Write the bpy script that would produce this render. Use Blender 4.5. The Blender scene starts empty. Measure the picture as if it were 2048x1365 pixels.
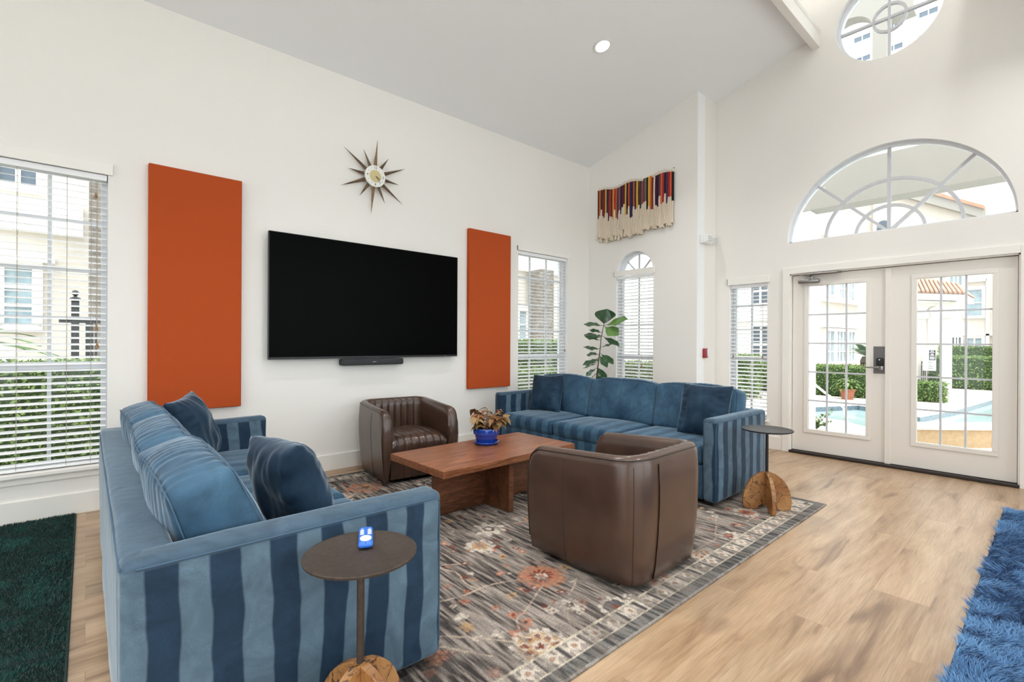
import bpy, bmesh, math, random
import numpy as np
from math import sin, cos, pi, radians, sqrt, atan2
from mathutils import Vector, Matrix, noise
random.seed(7)
S = bpy.context.scene
COL = S.collection

# ------------------------------------------------------------------ camera
YAW, PITCH, ROLL, FPX = 0.7247, -0.0008, 0.0051, 965.9
CAM = Vector((0.0, -4.6787, 1.2471))
fw = Vector((sin(YAW), cos(YAW), 0)); rt = Vector((cos(YAW), -sin(YAW), 0)); up = Vector((0, 0, 1))
F_ = fw*cos(PITCH)+up*sin(PITCH); u2 = up*cos(PITCH)-fw*sin(PITCH)
R_ = rt*cos(ROLL)+u2*sin(ROLL); U_ = u2*cos(ROLL)-rt*sin(ROLL)
cd = bpy.data.cameras.new('camera'); cam = bpy.data.objects.new('camera', cd); COL.objects.link(cam)
m = Matrix.Identity(4)
for i in range(3):
    m[i][0] = R_[i]; m[i][1] = U_[i]; m[i][2] = -F_[i]; m[i][3] = CAM[i]
cam.matrix_world = m
cd.sensor_width = 36; cd.lens = FPX/2048*36; cd.shift_x = -4.44/2048; cd.shift_y = 3.7/2048
cd.clip_start = 0.05; cd.clip_end = 300
S.camera = cam

# ------------------------------------------------------------------ world, sun, exposure
w = bpy.data.worlds.new('world'); S.world = w; w.use_nodes = True
wn = w.node_tree; bg = wn.nodes['Background']
bg.inputs[0].default_value = (0.90, 0.955, 1.0, 1); bg.inputs[1].default_value = 3.2
sd = bpy.data.lights.new('sun', 'SUN'); sd.energy = 2.2; sd.angle = radians(25); sd.color = (1, .97, .92)
so = bpy.data.objects.new('sun', sd); COL.objects.link(so)
so.rotation_euler = Vector((0.45, 0.30, -1)).to_track_quat('-Z', 'Y').to_euler()
S.view_settings.view_transform = 'Standard'; S.view_settings.look = 'None'
S.view_settings.exposure = 0.12; S.view_settings.gamma = 1.0; S.view_settings.use_curve_mapping = False
cy_ = S.cycles; cy_.max_bounces = 7; cy_.diffuse_bounces = 4; cy_.glossy_bounces = 2; cy_.transmission_bounces = 2; cy_.transparent_max_bounces = 12
cy_.use_adaptive_sampling = True; cy_.adaptive_threshold = .03; cy_.caustics_reflective = False; cy_.caustics_refractive = False
DOWNLIGHT_W = 15.0

# ------------------------------------------------------------------ helpers
def lin(c):
    return tuple((x/12.92 if x <= .04045 else ((x+.055)/1.055)**2.4) for x in [v/255 for v in c])+(1,)

class MB:
    def __init__(s): s.v = []; s.f = []
    def add(s, vs, fs):
        o = len(s.v); s.v += [tuple(p) for p in vs]; s.f += [tuple(i+o for i in f) for f in fs]; return s
    def box(s, x0, x1, y0, y1, z0, z1):
        return s.add([(x0,y0,z0),(x1,y0,z0),(x1,y1,z0),(x0,y1,z0),(x0,y0,z1),(x1,y0,z1),(x1,y1,z1),(x0,y1,z1)],
            [(0,3,2,1),(4,5,6,7),(0,1,5,4),(1,2,6,5),(2,3,7,6),(3,0,4,7)])
    def obox(s, c, ax, ay, az):   # oriented box, half vectors
        c = Vector(c); ax = Vector(ax); ay = Vector(ay); az = Vector(az)
        return s.add([c-ax-ay-az, c+ax-ay-az, c+ax+ay-az, c-ax+ay-az, c-ax-ay+az, c+ax-ay+az, c+ax+ay+az, c-ax+ay+az],
            [(0,3,2,1),(4,5,6,7),(0,1,5,4),(1,2,6,5),(2,3,7,6),(3,0,4,7)])
    def tube(s, pts, r, n=8, closed=False):
        pts = [Vector(p) for p in pts]; L = len(pts); rr = r if isinstance(r, (list, tuple)) else [r]*L
        vs = []; prev = None
        for i, p in enumerate(pts):
            if closed: t = pts[(i+1) % L]-pts[i-1]
            else: t = pts[min(i+1, L-1)]-pts[max(i-1, 0)]
            t.normalize()
            if prev is None:
                a = Vector((0, 0, 1)) if abs(t.z) < .9 else Vector((1, 0, 0)); nn = t.cross(a).normalized()
            else:
                nn = (prev-t*prev.dot(t)).normalized()
            prev = nn; b = t.cross(nn)
            for k in range(n):
                an = 2*pi*k/n; vs.append(p+(nn*cos(an)+b*sin(an))*rr[i])
        fs = []
        for i in range(L if closed else L-1):
            j = (i+1) % L
            for k in range(n): fs.append((i*n+k, i*n+(k+1) % n, j*n+(k+1) % n, j*n+k))
        if not closed: fs.append(tuple(range(n-1, -1, -1))); fs.append(tuple((L-1)*n+k for k in range(n)))
        return s.add(vs, fs)
    def lathe(s, prof, n=32, c=(0, 0, 0), caps=True):
        vs = []; fs = []
        for r, z in prof:
            for k in range(n): a = 2*pi*k/n; vs.append((c[0]+r*cos(a), c[1]+r*sin(a), c[2]+z))
        for i in range(len(prof)-1):
            for k in range(n): fs.append((i*n+k, i*n+(k+1) % n, (i+1)*n+(k+1) % n, (i+1)*n+k))
        if caps and prof[0][0] > 0: fs.append(tuple(range(n-1, -1, -1)))
        if caps and prof[-1][0] > 0: fs.append(tuple((len(prof)-1)*n+k for k in range(n)))
        return s.add(vs, fs)
    def prism(s, poly, mp, a0, a1):   # mp(u,v,a) -> xyz
        n = len(poly); vs = [mp(u, v, a0) for u, v in poly]+[mp(u, v, a1) for u, v in poly]
        fs = [tuple(range(n-1, -1, -1)), tuple(range(n, 2*n))]+[(i, (i+1) % n, n+(i+1) % n, n+i) for i in range(n)]
        return s.add(vs, fs)
    def grid(s, fn, nu, nv, cu=False, cv=False):
        vs = [fn(i, j) for i in range(nu) for j in range(nv)]; fs = []
        for i in range(nu if cu else nu-1):
            for j in range(nv if cv else nv-1):
                a = i*nv+j; b = ((i+1) % nu)*nv+j; c = ((i+1) % nu)*nv+(j+1) % nv; d = i*nv+(j+1) % nv
                fs.append((a, b, c, d))
        return s.add(vs, fs)
    def rbox(s, c, size, r, seg=3, bulge=(0, 0, 0), n=(1, 1, 1), warp=None):
        """rounded box: grid cube with rounded edges, optional bulging faces and warp(p)->p"""
        hx, hy, hz = [q/2 for q in size]; r = min(r, hx, hy, hz)
        def axis(h, k):
            a = []
            for i in range(seg+1): a.append(-h+r*(1-cos(i/seg*pi/2)) if r > 0 else -h)
            inner = [(-h+r)+(2*h-2*r)*i/k for i in range(1, k)]
            return a+inner+[-q for q in reversed(a)]
        X = axis(hx, n[0]); Y = axis(hy, n[1]); Z = axis(hz, n[2]); idx = {}; vs = []; fs = []
        def V_(i, j, k):
            key = (i, j, k)
            if key not in idx:
                p = Vector((X[i], Y[j], Z[k])); q = Vector((max(-hx+r, min(hx-r, p.x)), max(-hy+r, min(hy-r, p.y)), max(-hz+r, min(hz-r, p.z))))
                d = p-q
                if d.length > 1e-9 and r > 0: p = q+d.normalized()*r
                a, b, e = p.x/hx, p.y/hy, p.z/hz
                p = Vector((p.x+a*bulge[0]*(1-b*b)*(1-e*e), p.y+b*bulge[1]*(1-a*a)*(1-e*e), p.z+e*bulge[2]*(1-a*a)*(1-b*b)))
                p = p+Vector(c)
                if warp: p = Vector(warp(p))
                idx[key] = len(vs); vs.append(p)
            return idx[key]
        nx, ny, nz = len(X), len(Y), len(Z)
        for i in range(nx-1):
            for j in range(ny-1):
                fs.append((V_(i,j,0), V_(i,j+1,0), V_(i+1,j+1,0), V_(i+1,j,0)))
                fs.append((V_(i,j,nz-1), V_(i+1,j,nz-1), V_(i+1,j+1,nz-1), V_(i,j+1,nz-1)))
        for i in range(nx-1):
            for k in range(nz-1):
                fs.append((V_(i,0,k), V_(i+1,0,k), V_(i+1,0,k+1), V_(i,0,k+1)))
                fs.append((V_(i,ny-1,k), V_(i,ny-1,k+1), V_(i+1,ny-1,k+1), V_(i+1,ny-1,k)))
        for j in range(ny-1):
            for k in range(nz-1):
                fs.append((V_(0,j,k), V_(0,j,k+1), V_(0,j+1,k+1), V_(0,j+1,k)))
                fs.append((V_(nx-1,j,k), V_(nx-1,j+1,k), V_(nx-1,j+1,k+1), V_(nx-1,j,k+1)))
        return s.add(vs, fs)
    def build(s, name, mat, parent=None, smooth=True, bevel=0, sharp=35, mats=None, subd=0, loc=None):
        me = bpy.data.meshes.new(name); me.from_pydata(s.v, [], s.f); me.validate(); me.update()
        bm = bmesh.new(); bm.from_mesh(me); bmesh.ops.recalc_face_normals(bm, faces=bm.faces); bm.to_mesh(me); bm.free()
        me.materials.append(mat)
        if smooth:
            me.polygons.foreach_set('use_smooth', [True]*len(me.polygons))
            me.set_sharp_from_angle(angle=radians(sharp))
        o = bpy.data.objects.new(name, me); COL.objects.link(o)
        if parent: o.parent = parent
        if loc: o.location = loc
        if bevel:
            b = o.modifiers.new('bevel', 'BEVEL'); b.width = bevel; b.segments = 2; b.limit_method = 'ANGLE'
        if subd:
            b = o.modifiers.new('sub', 'SUBSURF'); b.levels = subd; b.render_levels = subd
        return o

def tag(o, label=None, cat=None, group=None, kind=None):
    if label: o['label'] = label
    if cat: o['category'] = cat
    if group: o['group'] = group
    if kind: o['kind'] = kind
    return o
def empty(name, loc=(0, 0, 0), rz=0, label=None, cat=None, group=None, kind=None):
    o = bpy.data.objects.new(name, None); COL.objects.link(o); o.location = loc; o.rotation_euler = (0, 0, rz)
    o.empty_display_size = .1
    return tag(o, label, cat, group, kind)
def dup_tree(o, parent=None):
    c = o.copy(); COL.objects.link(c)
    if parent: c.parent = parent
    for ch in list(o.children): dup_tree(ch, c)
    return c
BX = lambda x0, x1, y0, y1, z0, z1: MB().box(x0, x1, y0, y1, z0, z1)

# ------------------------------------------------------------------ materials
def nd(t, ty, **kw):
    n = t.nodes.new(ty)
    for k, v in kw.items(): setattr(n, k, v)
    return n
def mat(name, col, rough=.5, metal=0, noise_amt=0, nscale=20, bump=0, bscale=200, coat=0, sheen=0, spec=None, stretch=None, col2=None, emit=0, trans=0, detail=4):
    M = bpy.data.materials.new(name); M.use_nodes = True; t = M.node_tree; b = t.nodes['Principled BSDF']
    b.inputs['Base Color'].default_value = col; b.inputs['Roughness'].default_value = rough; b.inputs['Metallic'].default_value = metal
    if coat: b.inputs['Coat Weight'].default_value = coat; b.inputs['Coat Roughness'].default_value = .15
    if sheen: b.inputs['Sheen Weight'].default_value = sheen; b.inputs['Sheen Roughness'].default_value = .35
    if spec is not None: b.inputs['Specular IOR Level'].default_value = spec
    if emit: b.inputs['Emission Color'].default_value = col; b.inputs['Emission Strength'].default_value = emit
    if trans: b.inputs['Transmission Weight'].default_value = trans
    tc = nd(t, 'ShaderNodeTexCoord'); src = tc.outputs['Object']
    if stretch:
        mp = nd(t, 'ShaderNodeMapping'); mp.inputs['Scale'].default_value = stretch; t.links.new(src, mp.inputs[0]); src = mp.outputs[0]
    if noise_amt or col2:
        n = nd(t, 'ShaderNodeTexNoise'); n.inputs['Scale'].default_value = nscale; n.inputs['Detail'].default_value = detail; t.links.new(src, n.inputs['Vector'])
        mx = nd(t, 'ShaderNodeMix', data_type='RGBA'); c2 = col2 or tuple(q*(1-noise_amt) for q in col[:3])+(1,)
        rmp = nd(t, 'ShaderNodeMapRange'); rmp.inputs[1].default_value = .3; rmp.inputs[2].default_value = .7
        t.links.new(n.outputs['Fac'], rmp.inputs[0]); t.links.new(rmp.outputs[0], mx.inputs[0])
        mx.inputs[6].default_value = col; mx.inputs[7].default_value = c2; t.links.new(mx.outputs[2], b.inputs['Base Color'])
    if bump:
        n2 = nd(t, 'ShaderNodeTexNoise'); n2.inputs['Scale'].default_value = bscale; n2.inputs['Detail'].default_value = 3; t.links.new(src if not stretch else tc.outputs['Object'], n2.inputs['Vector'])
        bp = nd(t, 'ShaderNodeBump'); bp.inputs['Strength'].default_value = bump; bp.inputs['Distance'].default_value = .004
        t.links.new(n2.outputs['Fac'], bp.inputs['Height']); t.links.new(bp.outputs[0], b.inputs['Normal'])
    return M

def velvet(name, wx, wy, light, dark, stripes=True, per=.15):
    M = bpy.data.materials.new(name); M.use_nodes = True; t = M.node_tree; b = t.nodes['Principled BSDF']; L = t.links.new
    tc = nd(t, 'ShaderNodeTexCoord'); ob = tc.outputs['Object']
    b.inputs['Roughness'].default_value = .7; b.inputs['Specular IOR Level'].default_value = .15
    b.inputs['Sheen Weight'].default_value = .8; b.inputs['Sheen Roughness'].default_value = .28; b.inputs['Sheen Tint'].default_value = (.60, .70, .78, 1)
    n1 = nd(t, 'ShaderNodeTexNoise'); n1.inputs['Scale'].default_value = 3.6; n1.inputs['Detail'].default_value = 2; L(ob, n1.inputs['Vector'])
    if stripes:
        d = nd(t, 'ShaderNodeVectorMath', operation='DOT_PRODUCT'); d.inputs[1].default_value = (wx, wy, 0); L(ob, d.inputs[0])
        m1 = nd(t, 'ShaderNodeMath', operation='MULTIPLY_ADD'); m1.inputs[1].default_value = .05; L(n1.outputs['Fac'], m1.inputs[0]); L(d.outputs['Value'], m1.inputs[2])
        m2 = nd(t, 'ShaderNodeMath', operation='MULTIPLY'); m2.inputs[1].default_value = 2*pi/per; L(m1.outputs[0], m2.inputs[0])
        m3 = nd(t, 'ShaderNodeMath', operation='SINE'); L(m2.outputs[0], m3.inputs[0])
        mr = nd(t, 'ShaderNodeMapRange'); mr.inputs[1].default_value = -.12; mr.inputs[2].default_value = .12; L(m3.outputs[0], mr.inputs[0])
        sp = nd(t, 'ShaderNodeSeparateXYZ'); L(ob, sp.inputs[0])
        zm = nd(t, 'ShaderNodeMapRange'); zm.inputs[1].default_value = .632; zm.inputs[2].default_value = .640; L(sp.outputs[2], zm.inputs[0])
        mxm = nd(t, 'ShaderNodeMath', operation='MAXIMUM'); L(mr.outputs[0], mxm.inputs[0])
        zs = nd(t, 'ShaderNodeMath', operation='MULTIPLY'); zs.inputs[1].default_value = .62; L(zm.outputs[0], zs.inputs[0])
        mi = nd(t, 'ShaderNodeMix'); L(zm.outputs[0], mi.inputs[0]); L(mr.outputs[0], mi.inputs[2]); mi.inputs[3].default_value = .55
        fac = mi.outputs[0]
    else:
        mr = nd(t, 'ShaderNodeMapRange'); mr.inputs[1].default_value = .35; mr.inputs[2].default_value = .65; L(n1.outputs['Fac'], mr.inputs[0]); fac = mr.outputs[0]
    mx = nd(t, 'ShaderNodeMix', data_type='RGBA'); mx.inputs[6].default_value = dark; mx.inputs[7].default_value = light; L(fac, mx.inputs[0])
    n2 = nd(t, 'ShaderNodeTexNoise'); n2.inputs['Scale'].default_value = 450; n2.inputs['Detail'].default_value = 2; L(ob, n2.inputs['Vector'])
    mm = nd(t, 'ShaderNodeMapRange'); mm.inputs[3].default_value = .7; mm.inputs[4].default_value = 1.3; L(n2.outputs['Fac'], mm.inputs[0])
    nb_ = nd(t, 'ShaderNodeTexNoise'); nb_.inputs['Scale'].default_value = 9; nb_.inputs['Detail'].default_value = 5; nb_.inputs['Distortion'].default_value = 1.5; L(ob, nb_.inputs['Vector'])
    mb_ = nd(t, 'ShaderNodeMapRange'); mb_.inputs[1].default_value = .3; mb_.inputs[2].default_value = .7; mb_.inputs[3].default_value = .80; mb_.inputs[4].default_value = 1.22; L(nb_.outputs['Fac'], mb_.inputs[0])
    mq = nd(t, 'ShaderNodeMath', operation='MULTIPLY'); L(mm.outputs[0], mq.inputs[0]); L(mb_.outputs[0], mq.inputs[1])
    vm = nd(t, 'ShaderNodeVectorMath', operation='SCALE'); L(mx.outputs[2], vm.inputs[0]); L(mq.outputs[0], vm.inputs['Scale']); L(vm.outputs[0], b.inputs['Base Color'])
    bp = nd(t, 'ShaderNodeBump'); bp.inputs['Strength'].default_value = .25; bp.inputs['Distance'].default_value = .01
    n3 = nd(t, 'ShaderNodeTexNoise'); n3.inputs['Scale'].default_value = 14; n3.inputs['Detail'].default_value = 4; L(ob, n3.inputs['Vector'])
    L(n3.outputs['Fac'], bp.inputs['Height']); L(bp.outputs[0], b.inputs['Normal'])
    return M

def wood(name, c1, c2, scale=(1.5, 14, 14), rough=.35, knots=True):
    M = bpy.data.materials.new(name); M.use_nodes = True; t = M.node_tree; b = t.nodes['Principled BSDF']; L = t.links.new
    tc = nd(t, 'ShaderNodeTexCoord'); mp = nd(t, 'ShaderNodeMapping'); mp.inputs['Scale'].default_value = scale; L(tc.outputs['Object'], mp.inputs[0])
    n = nd(t, 'ShaderNodeTexNoise'); n.inputs['Scale'].default_value = 2.2; n.inputs['Detail'].default_value = 8; n.inputs['Distortion'].default_value = 1.2; L(mp.outputs[0], n.inputs['Vector'])
    n2 = nd(t, 'ShaderNodeTexNoise'); n2.inputs['Scale'].default_value = 14; n2.inputs['Detail'].default_value = 4; L(mp.outputs[0], n2.inputs['Vector'])
    r = nd(t, 'ShaderNodeValToRGB'); r.color_ramp.elements[0].position = .32; r.color_ramp.elements[1].position = .68
    r.color_ramp.elements[0].color = c1; r.color_ramp.elements[1].color = c2; L(n.outputs['Fac'], r.inputs[0])
    mm = nd(t, 'ShaderNodeMapRange'); mm.inputs[1].default_value = .35; mm.inputs[2].default_value = .65; mm.inputs[3].default_value = .72; mm.inputs[4].default_value = 1.15; L(n2.outputs['Fac'], mm.inputs[0])
    vm = nd(t, 'ShaderNodeVectorMath', operation='SCALE'); L(r.outputs[0], vm.inputs[0]); L(mm.outputs[0], vm.inputs['Scale']); L(vm.outputs[0], b.inputs['Base Color'])
    b.inputs['Roughness'].default_value = rough
    return M

def floor_mat():
    M = bpy.data.materials.new('oak_planks'); M.use_nodes = True; t = M.node_tree; b = t.nodes['Principled BSDF']; L = t.links.new
    tc = nd(t, 'ShaderNodeTexCoord'); ob = tc.outputs['Object']
    br = nd(t, 'ShaderNodeTexBrick'); L(ob, br.inputs['Vector']); br.inputs['Scale'].default_value = 1
    br.inputs['Brick Width'].default_value = 1.5; br.inputs['Row Height'].default_value = .225; br.inputs['Mortar Size'].default_value = .0009; br.inputs['Mortar Smooth'].default_value = 0
    br.inputs['Color1'].default_value = (0, 0, 0, 1); br.inputs['Color2'].default_value = (1, 1, 1, 1); br.inputs['Mortar'].default_value = (.5, .5, .5, 1)
    br.offset = .37; br.inputs['Bias'].default_value = 0
    # offset the grain per plank
    sc = nd(t, 'ShaderNodeVectorMath', operation='SCALE'); L(br.outputs['Color'], sc.inputs[0]); sc.inputs['Scale'].default_value = 7
    ad = nd(t, 'ShaderNodeVectorMath', operation='ADD'); L(ob, ad.inputs[0]); L(sc.outputs[0], ad.inputs[1])
    mp = nd(t, 'ShaderNodeMapping'); mp.inputs['Scale'].default_value = (1.1, 7, 1); L(ad.outputs[0], mp.inputs[0])
    n = nd(t, 'ShaderNodeTexNoise'); n.inputs['Scale'].default_value = 1.3; n.inputs['Detail'].default_value = 6; n.inputs['Distortion'].default_value = .8; L(mp.outputs[0], n.inputs['Vector'])
    r = nd(t, 'ShaderNodeValToRGB'); e = r.color_ramp.elements
    e[0].position = .26; e[0].color = lin((120, 88, 62)); e[1].position = .66; e[1].color = lin((192, 162, 130)); q = r.color_ramp.elements.new(.42); q.color = lin((172, 139, 106)); L(n.outputs['Fac'], r.inputs[0])
    mp2 = nd(t, 'ShaderNodeMapping'); mp2.inputs['Scale'].default_value = (4, 90, 1); L(ad.outputs[0], mp2.inputs[0])
    n2 = nd(t, 'ShaderNodeTexNoise'); n2.inputs['Scale'].default_value = 1.6; n2.inputs['Detail'].default_value = 4; n2.inputs['Distortion'].default_value = .5; L(mp2.outputs[0], n2.inputs['Vector'])
    mm = nd(t, 'ShaderNodeMapRange'); mm.inputs[1].default_value = .3; mm.inputs[2].default_value = .7; mm.inputs[3].default_value = .78; mm.inputs[4].default_value = 1.10; L(n2.outputs['Fac'], mm.inputs[0])
    # plank tone
    se = nd(t, 'ShaderNodeSeparateColor'); L(br.outputs['Color'], se.inputs[0])
    pt = nd(t, 'ShaderNodeMapRange'); pt.inputs[3].default_value = .88; pt.inputs[4].default_value = 1.08; L(se.outputs[0], pt.inputs[0])
    mu = nd(t, 'ShaderNodeMath', operation='MULTIPLY'); L(mm.outputs[0], mu.inputs[0]); L(pt.outputs[0], mu.inputs[1])
    mo = nd(t, 'ShaderNodeMath', operation='MULTIPLY_ADD'); L(br.outputs['Fac'], mo.inputs[0]); mo.inputs[1].default_value = -.22; L(mu.outputs[0], mo.inputs[2])
    vm = nd(t, 'ShaderNodeVectorMath', operation='SCALE'); L(r.outputs[0], vm.inputs[0]); L(mo.outputs[0], vm.inputs['Scale'])
    # small knots
    vo = nd(t, 'ShaderNodeTexNoise'); vo.inputs['Scale'].default_value = 2.6; vo.inputs['Detail'].default_value = 1; mp3 = nd(t, 'ShaderNodeMapping'); mp3.inputs['Scale'].default_value = (.8, 1.8, 1); L(ad.outputs[0], mp3.inputs[0]); L(mp3.outputs[0], vo.inputs['Vector'])
    kr = nd(t, 'ShaderNodeMapRange'); kr.inputs[1].default_value = .66; kr.inputs[2].default_value = .78; kr.inputs[3].default_value = 0; kr.inputs[4].default_value = .45; L(vo.outputs['Fac'], kr.inputs[0])
    mx = nd(t, 'ShaderNodeMix', data_type='RGBA'); L(kr.outputs[0], mx.inputs[0]); L(vm.outputs[0], mx.inputs[6]); mx.inputs[7].default_value = lin((108, 80, 58)); L(mx.outputs[2], b.inputs['Base Color'])
    b.inputs['Roughness'].default_value = .34; b.inputs['Specular IOR Level'].default_value = .8
    bp = nd(t, 'ShaderNodeBump'); bp.inputs['Strength'].default_value = .12; bp.inputs['Distance'].default_value = .003; L(n2.outputs['Fac'], bp.inputs['Height']); L(bp.outputs[0], b.inputs['Normal'])
    return M

def glass_mat():
    M = bpy.data.materials.new('window_glass'); M.use_nodes = True; t = M.node_tree; t.nodes.clear(); L = t.links.new
    o = nd(t, 'ShaderNodeOutputMaterial'); mx = nd(t, 'ShaderNodeMixShader'); tr = nd(t, 'ShaderNodeBsdfTransparent'); gl = nd(t, 'ShaderNodeBsdfGlossy')
    tr.inputs[0].default_value = (.97, .985, .98, 1); gl.inputs['Roughness'].default_value = .02; fr = nd(t, 'ShaderNodeFresnel'); fr.inputs[0].default_value = 1.3
    L(fr.outputs[0], mx.inputs[0]); L(tr.outputs[0], mx.inputs[1]); L(gl.outputs[0], mx.inputs[2]); L(mx.outputs[0], o.inputs[0])
    return M

def marble_mat():
    M = bpy.data.materials.new('brown_veined_marble'); M.use_nodes = True; t = M.node_tree; b = t.nodes['Principled BSDF']; L = t.links.new
    tc = nd(t, 'ShaderNodeTexCoord'); n = nd(t, 'ShaderNodeTexNoise'); n.inputs['Scale'].default_value = 4; n.inputs['Detail'].default_value = 6; L(tc.outputs['Object'], n.inputs['Vector'])
    r = nd(t, 'ShaderNodeValToRGB'); r.color_ramp.elements[0].position = .35; r.color_ramp.elements[1].position = .7
    r.color_ramp.elements[0].color = lin((134, 84, 40)); r.color_ramp.elements[1].color = lin((192, 144, 92)); L(n.outputs['Fac'], r.inputs[0])
    sc = nd(t, 'ShaderNodeVectorMath', operation='SCALE'); sc.inputs['Scale'].default_value = .35; L(n.outputs['Color'], sc.inputs[0])
    ad = nd(t, 'ShaderNodeVectorMath', operation='ADD'); L(tc.outputs['Object'], ad.inputs[0]); L(sc.outputs[0], ad.inputs[1])
    last = r.outputs[0]
    for s_, wd in ((9, .03), (20, .04)):
        vo = nd(t, 'ShaderNodeTexVoronoi', feature='DISTANCE_TO_EDGE'); vo.inputs['Scale'].default_value = s_; L(ad.outputs[0], vo.inputs['Vector'])
        mr = nd(t, 'ShaderNodeMapRange'); mr.inputs[1].default_value = wd*.3; mr.inputs[2].default_value = wd; mr.inputs[3].default_value = .85 if s_ == 9 else .5; mr.inputs[4].default_value = 0; L(vo.outputs['Distance'], mr.inputs[0])
        mx = nd(t, 'ShaderNodeMix', data_type='RGBA'); L(mr.outputs[0], mx.inputs[0]); L(last, mx.inputs[6]); mx.inputs[7].default_value = lin((62, 34, 18)); last = mx.outputs[2]
    L(last, b.inputs['Base Color']); b.inputs['Roughness'].default_value = .35
    return M

def vcol_mat(name, rough=.95, amp=(.6, 1.35), scale=600, sheen=0, bump=.3):
    M = bpy.data.materials.new(name); M.use_nodes = True; t = M.node_tree; b = t.nodes['Principled BSDF']; L = t.links.new
    a = nd(t, 'ShaderNodeAttribute', attribute_name='Col'); tc = nd(t, 'ShaderNodeTexCoord')
    n = nd(t, 'ShaderNodeTexNoise'); n.inputs['Scale'].default_value = scale; n.inputs['Detail'].default_value = 2; L(tc.outputs['Object'], n.inputs['Vector'])
    mm = nd(t, 'ShaderNodeMapRange'); mm.inputs[1].default_value = .3; mm.inputs[2].default_value = .7; mm.inputs[3].default_value = amp[0]; mm.inputs[4].default_value = amp[1]; L(n.outputs['Fac'], mm.inputs[0])
    vm = nd(t, 'ShaderNodeVectorMath', operation='SCALE'); L(a.outputs['Color'], vm.inputs[0]); L(mm.outputs[0], vm.inputs['Scale']); L(vm.outputs[0], b.inputs['Base Color'])
    b.inputs['Roughness'].default_value = rough; b.inputs['Specular IOR Level'].default_value = .1
    if sheen: b.inputs['Sheen Weight'].default_value = sheen
    bp = nd(t, 'ShaderNodeBump'); bp.inputs['Strength'].default_value = bump; bp.inputs['Distance'].default_value = .004; L(n.outputs['Fac'], bp.inputs['Height']); L(bp.outputs[0], b.inputs['Normal'])
    return M

def leather(name, c):
    M = mat(name, c, rough=.30, noise_amt=.35, nscale=6, bump=.12, bscale=350, coat=.3)
    return M

M_wall = mat('wall_paint', lin((240, 236, 230)), .85, bump=.35, bscale=110)
M_ceil = mat('ceiling_paint', lin((244, 245, 246)), .9, bump=.25, bscale=110)
M_trim = mat('trim_paint', lin((243, 239, 232)), .5)
M_reveal = mat('reveal_paint', lin((245, 245, 245)), .7)
M_vinyl = mat('window_vinyl', lin((236, 238, 242)), .4)
M_muntin = mat('muntin_backlit_grey', lin((206, 206, 210)), .4)  # tone lowered so the colour carries the backlit shade of the bars
M_blind = mat('blind_white', lin((250, 250, 250)), .45)
M_cord = mat('blind_cord', lin((170, 160, 145)), .8)
M_tassel = mat('wood_tassel', lin((150, 110, 70)), .5)
M_door = mat('door_paint', lin((236, 230, 222)), .4)
M_black = mat('black_gap', lin((30, 28, 27)), .6)
M_thresh = mat('bronze_threshold', lin((48, 40, 36)), .45, metal=.3)
M_glass = glass_mat()
M_floor = floor_mat()
M_orange = mat('burnt_orange_fabric', lin((184, 80, 38)), .9, noise_amt=.06, nscale=300, bump=.3, bscale=900, spec=.15)
M_screen = mat('tv_screen', (0.0006, .0006, .0006, 1), .35, spec=.04)
M_bezel = mat('tv_bezel', lin((22, 22, 24)), .4)
M_sbar = mat('soundbar_grille', lin((52, 52, 56)), .8, bump=.5, bscale=1500)
M_leather = leather('brown_leather', lin((80, 57, 45)))
M_leather_side = leather('brown_leather_matte', lin((82, 59, 47)))
M_piping = mat('dark_piping', lin((38, 26, 20)), .5)
VL, VD = lin((84, 104, 119)), lin((34, 53, 72))
M_vstripe = velvet('striped_velvet', 1, 1, VL, VD)
M_vseat = velvet('seat_velvet', 0, 1, lin((66, 96, 118)), lin((46, 72, 94)), per=.16)
M_vplain = velvet('plain_velvet', 0, 0, lin((66, 96, 118)), lin((44, 70, 92)), stripes=False)
M_vdark = velvet('dark_velvet', 0, 0, lin((42, 66, 86)), lin((28, 46, 64)), stripes=False)
M_vseam = mat('velvet_seam', lin((62, 88, 110)), .8)
M_walnut = wood('walnut', lin((112, 66, 42)), lin((160, 102, 68)))
M_walnutd = wood('walnut_base', lin((88, 52, 34)), lin((128, 80, 54)), scale=(1.5, 14, 8))
M_marble = marble_mat()
M_bronze = mat('bronze_metal', lin((78, 66, 58)), .5, metal=.5, noise_amt=.35, nscale=60, bump=.4, bscale=400)
M_blackmetal = mat('black_metal', lin((44, 46, 52)), .4, metal=.6, bump=.2, bscale=300)
M_steel = mat('brushed_steel', lin((150, 146, 142)), .3, metal=.9)
M_plate = mat('lock_plate', lin((110, 106, 104)), .4, metal=.7)
M_glaze = mat('blue_glaze', lin((28, 70, 170)), .08, col2=lin((20, 50, 140)), nscale=9, coat=.6)
M_soil = mat('potting_soil', lin((70, 50, 38)), 1, noise_amt=.6, nscale=90, bump=1, bscale=150)
M_fig = mat('fig_leaf', lin((62, 98, 60)), .35, col2=lin((40, 72, 44)), nscale=12)
M_fig2 = mat('fig_leaf_light', lin((104, 140, 70)), .4, col2=lin((76, 118, 52)), nscale=12)
M_stem = mat('brown_stem', lin((72, 56, 46)), .8)
M_col1 = mat('coleus_leaf', lin((150, 88, 52)), .5, col2=lin((118, 92, 48)), nscale=35)
M_col2 = mat('coleus_leaf_green', lin((122, 118, 62)), .5, col2=lin((150, 96, 60)), nscale=35)
M_cream = mat('cream_yarn', lin((232, 216, 194)), .95, noise_amt=.12, nscale=200, bump=.6, bscale=500)
M_brass = mat('gold_dial', lin((212, 196, 150)), .35, metal=.6)
M_face = mat('clock_face', lin((240, 238, 232)), .5)
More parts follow.
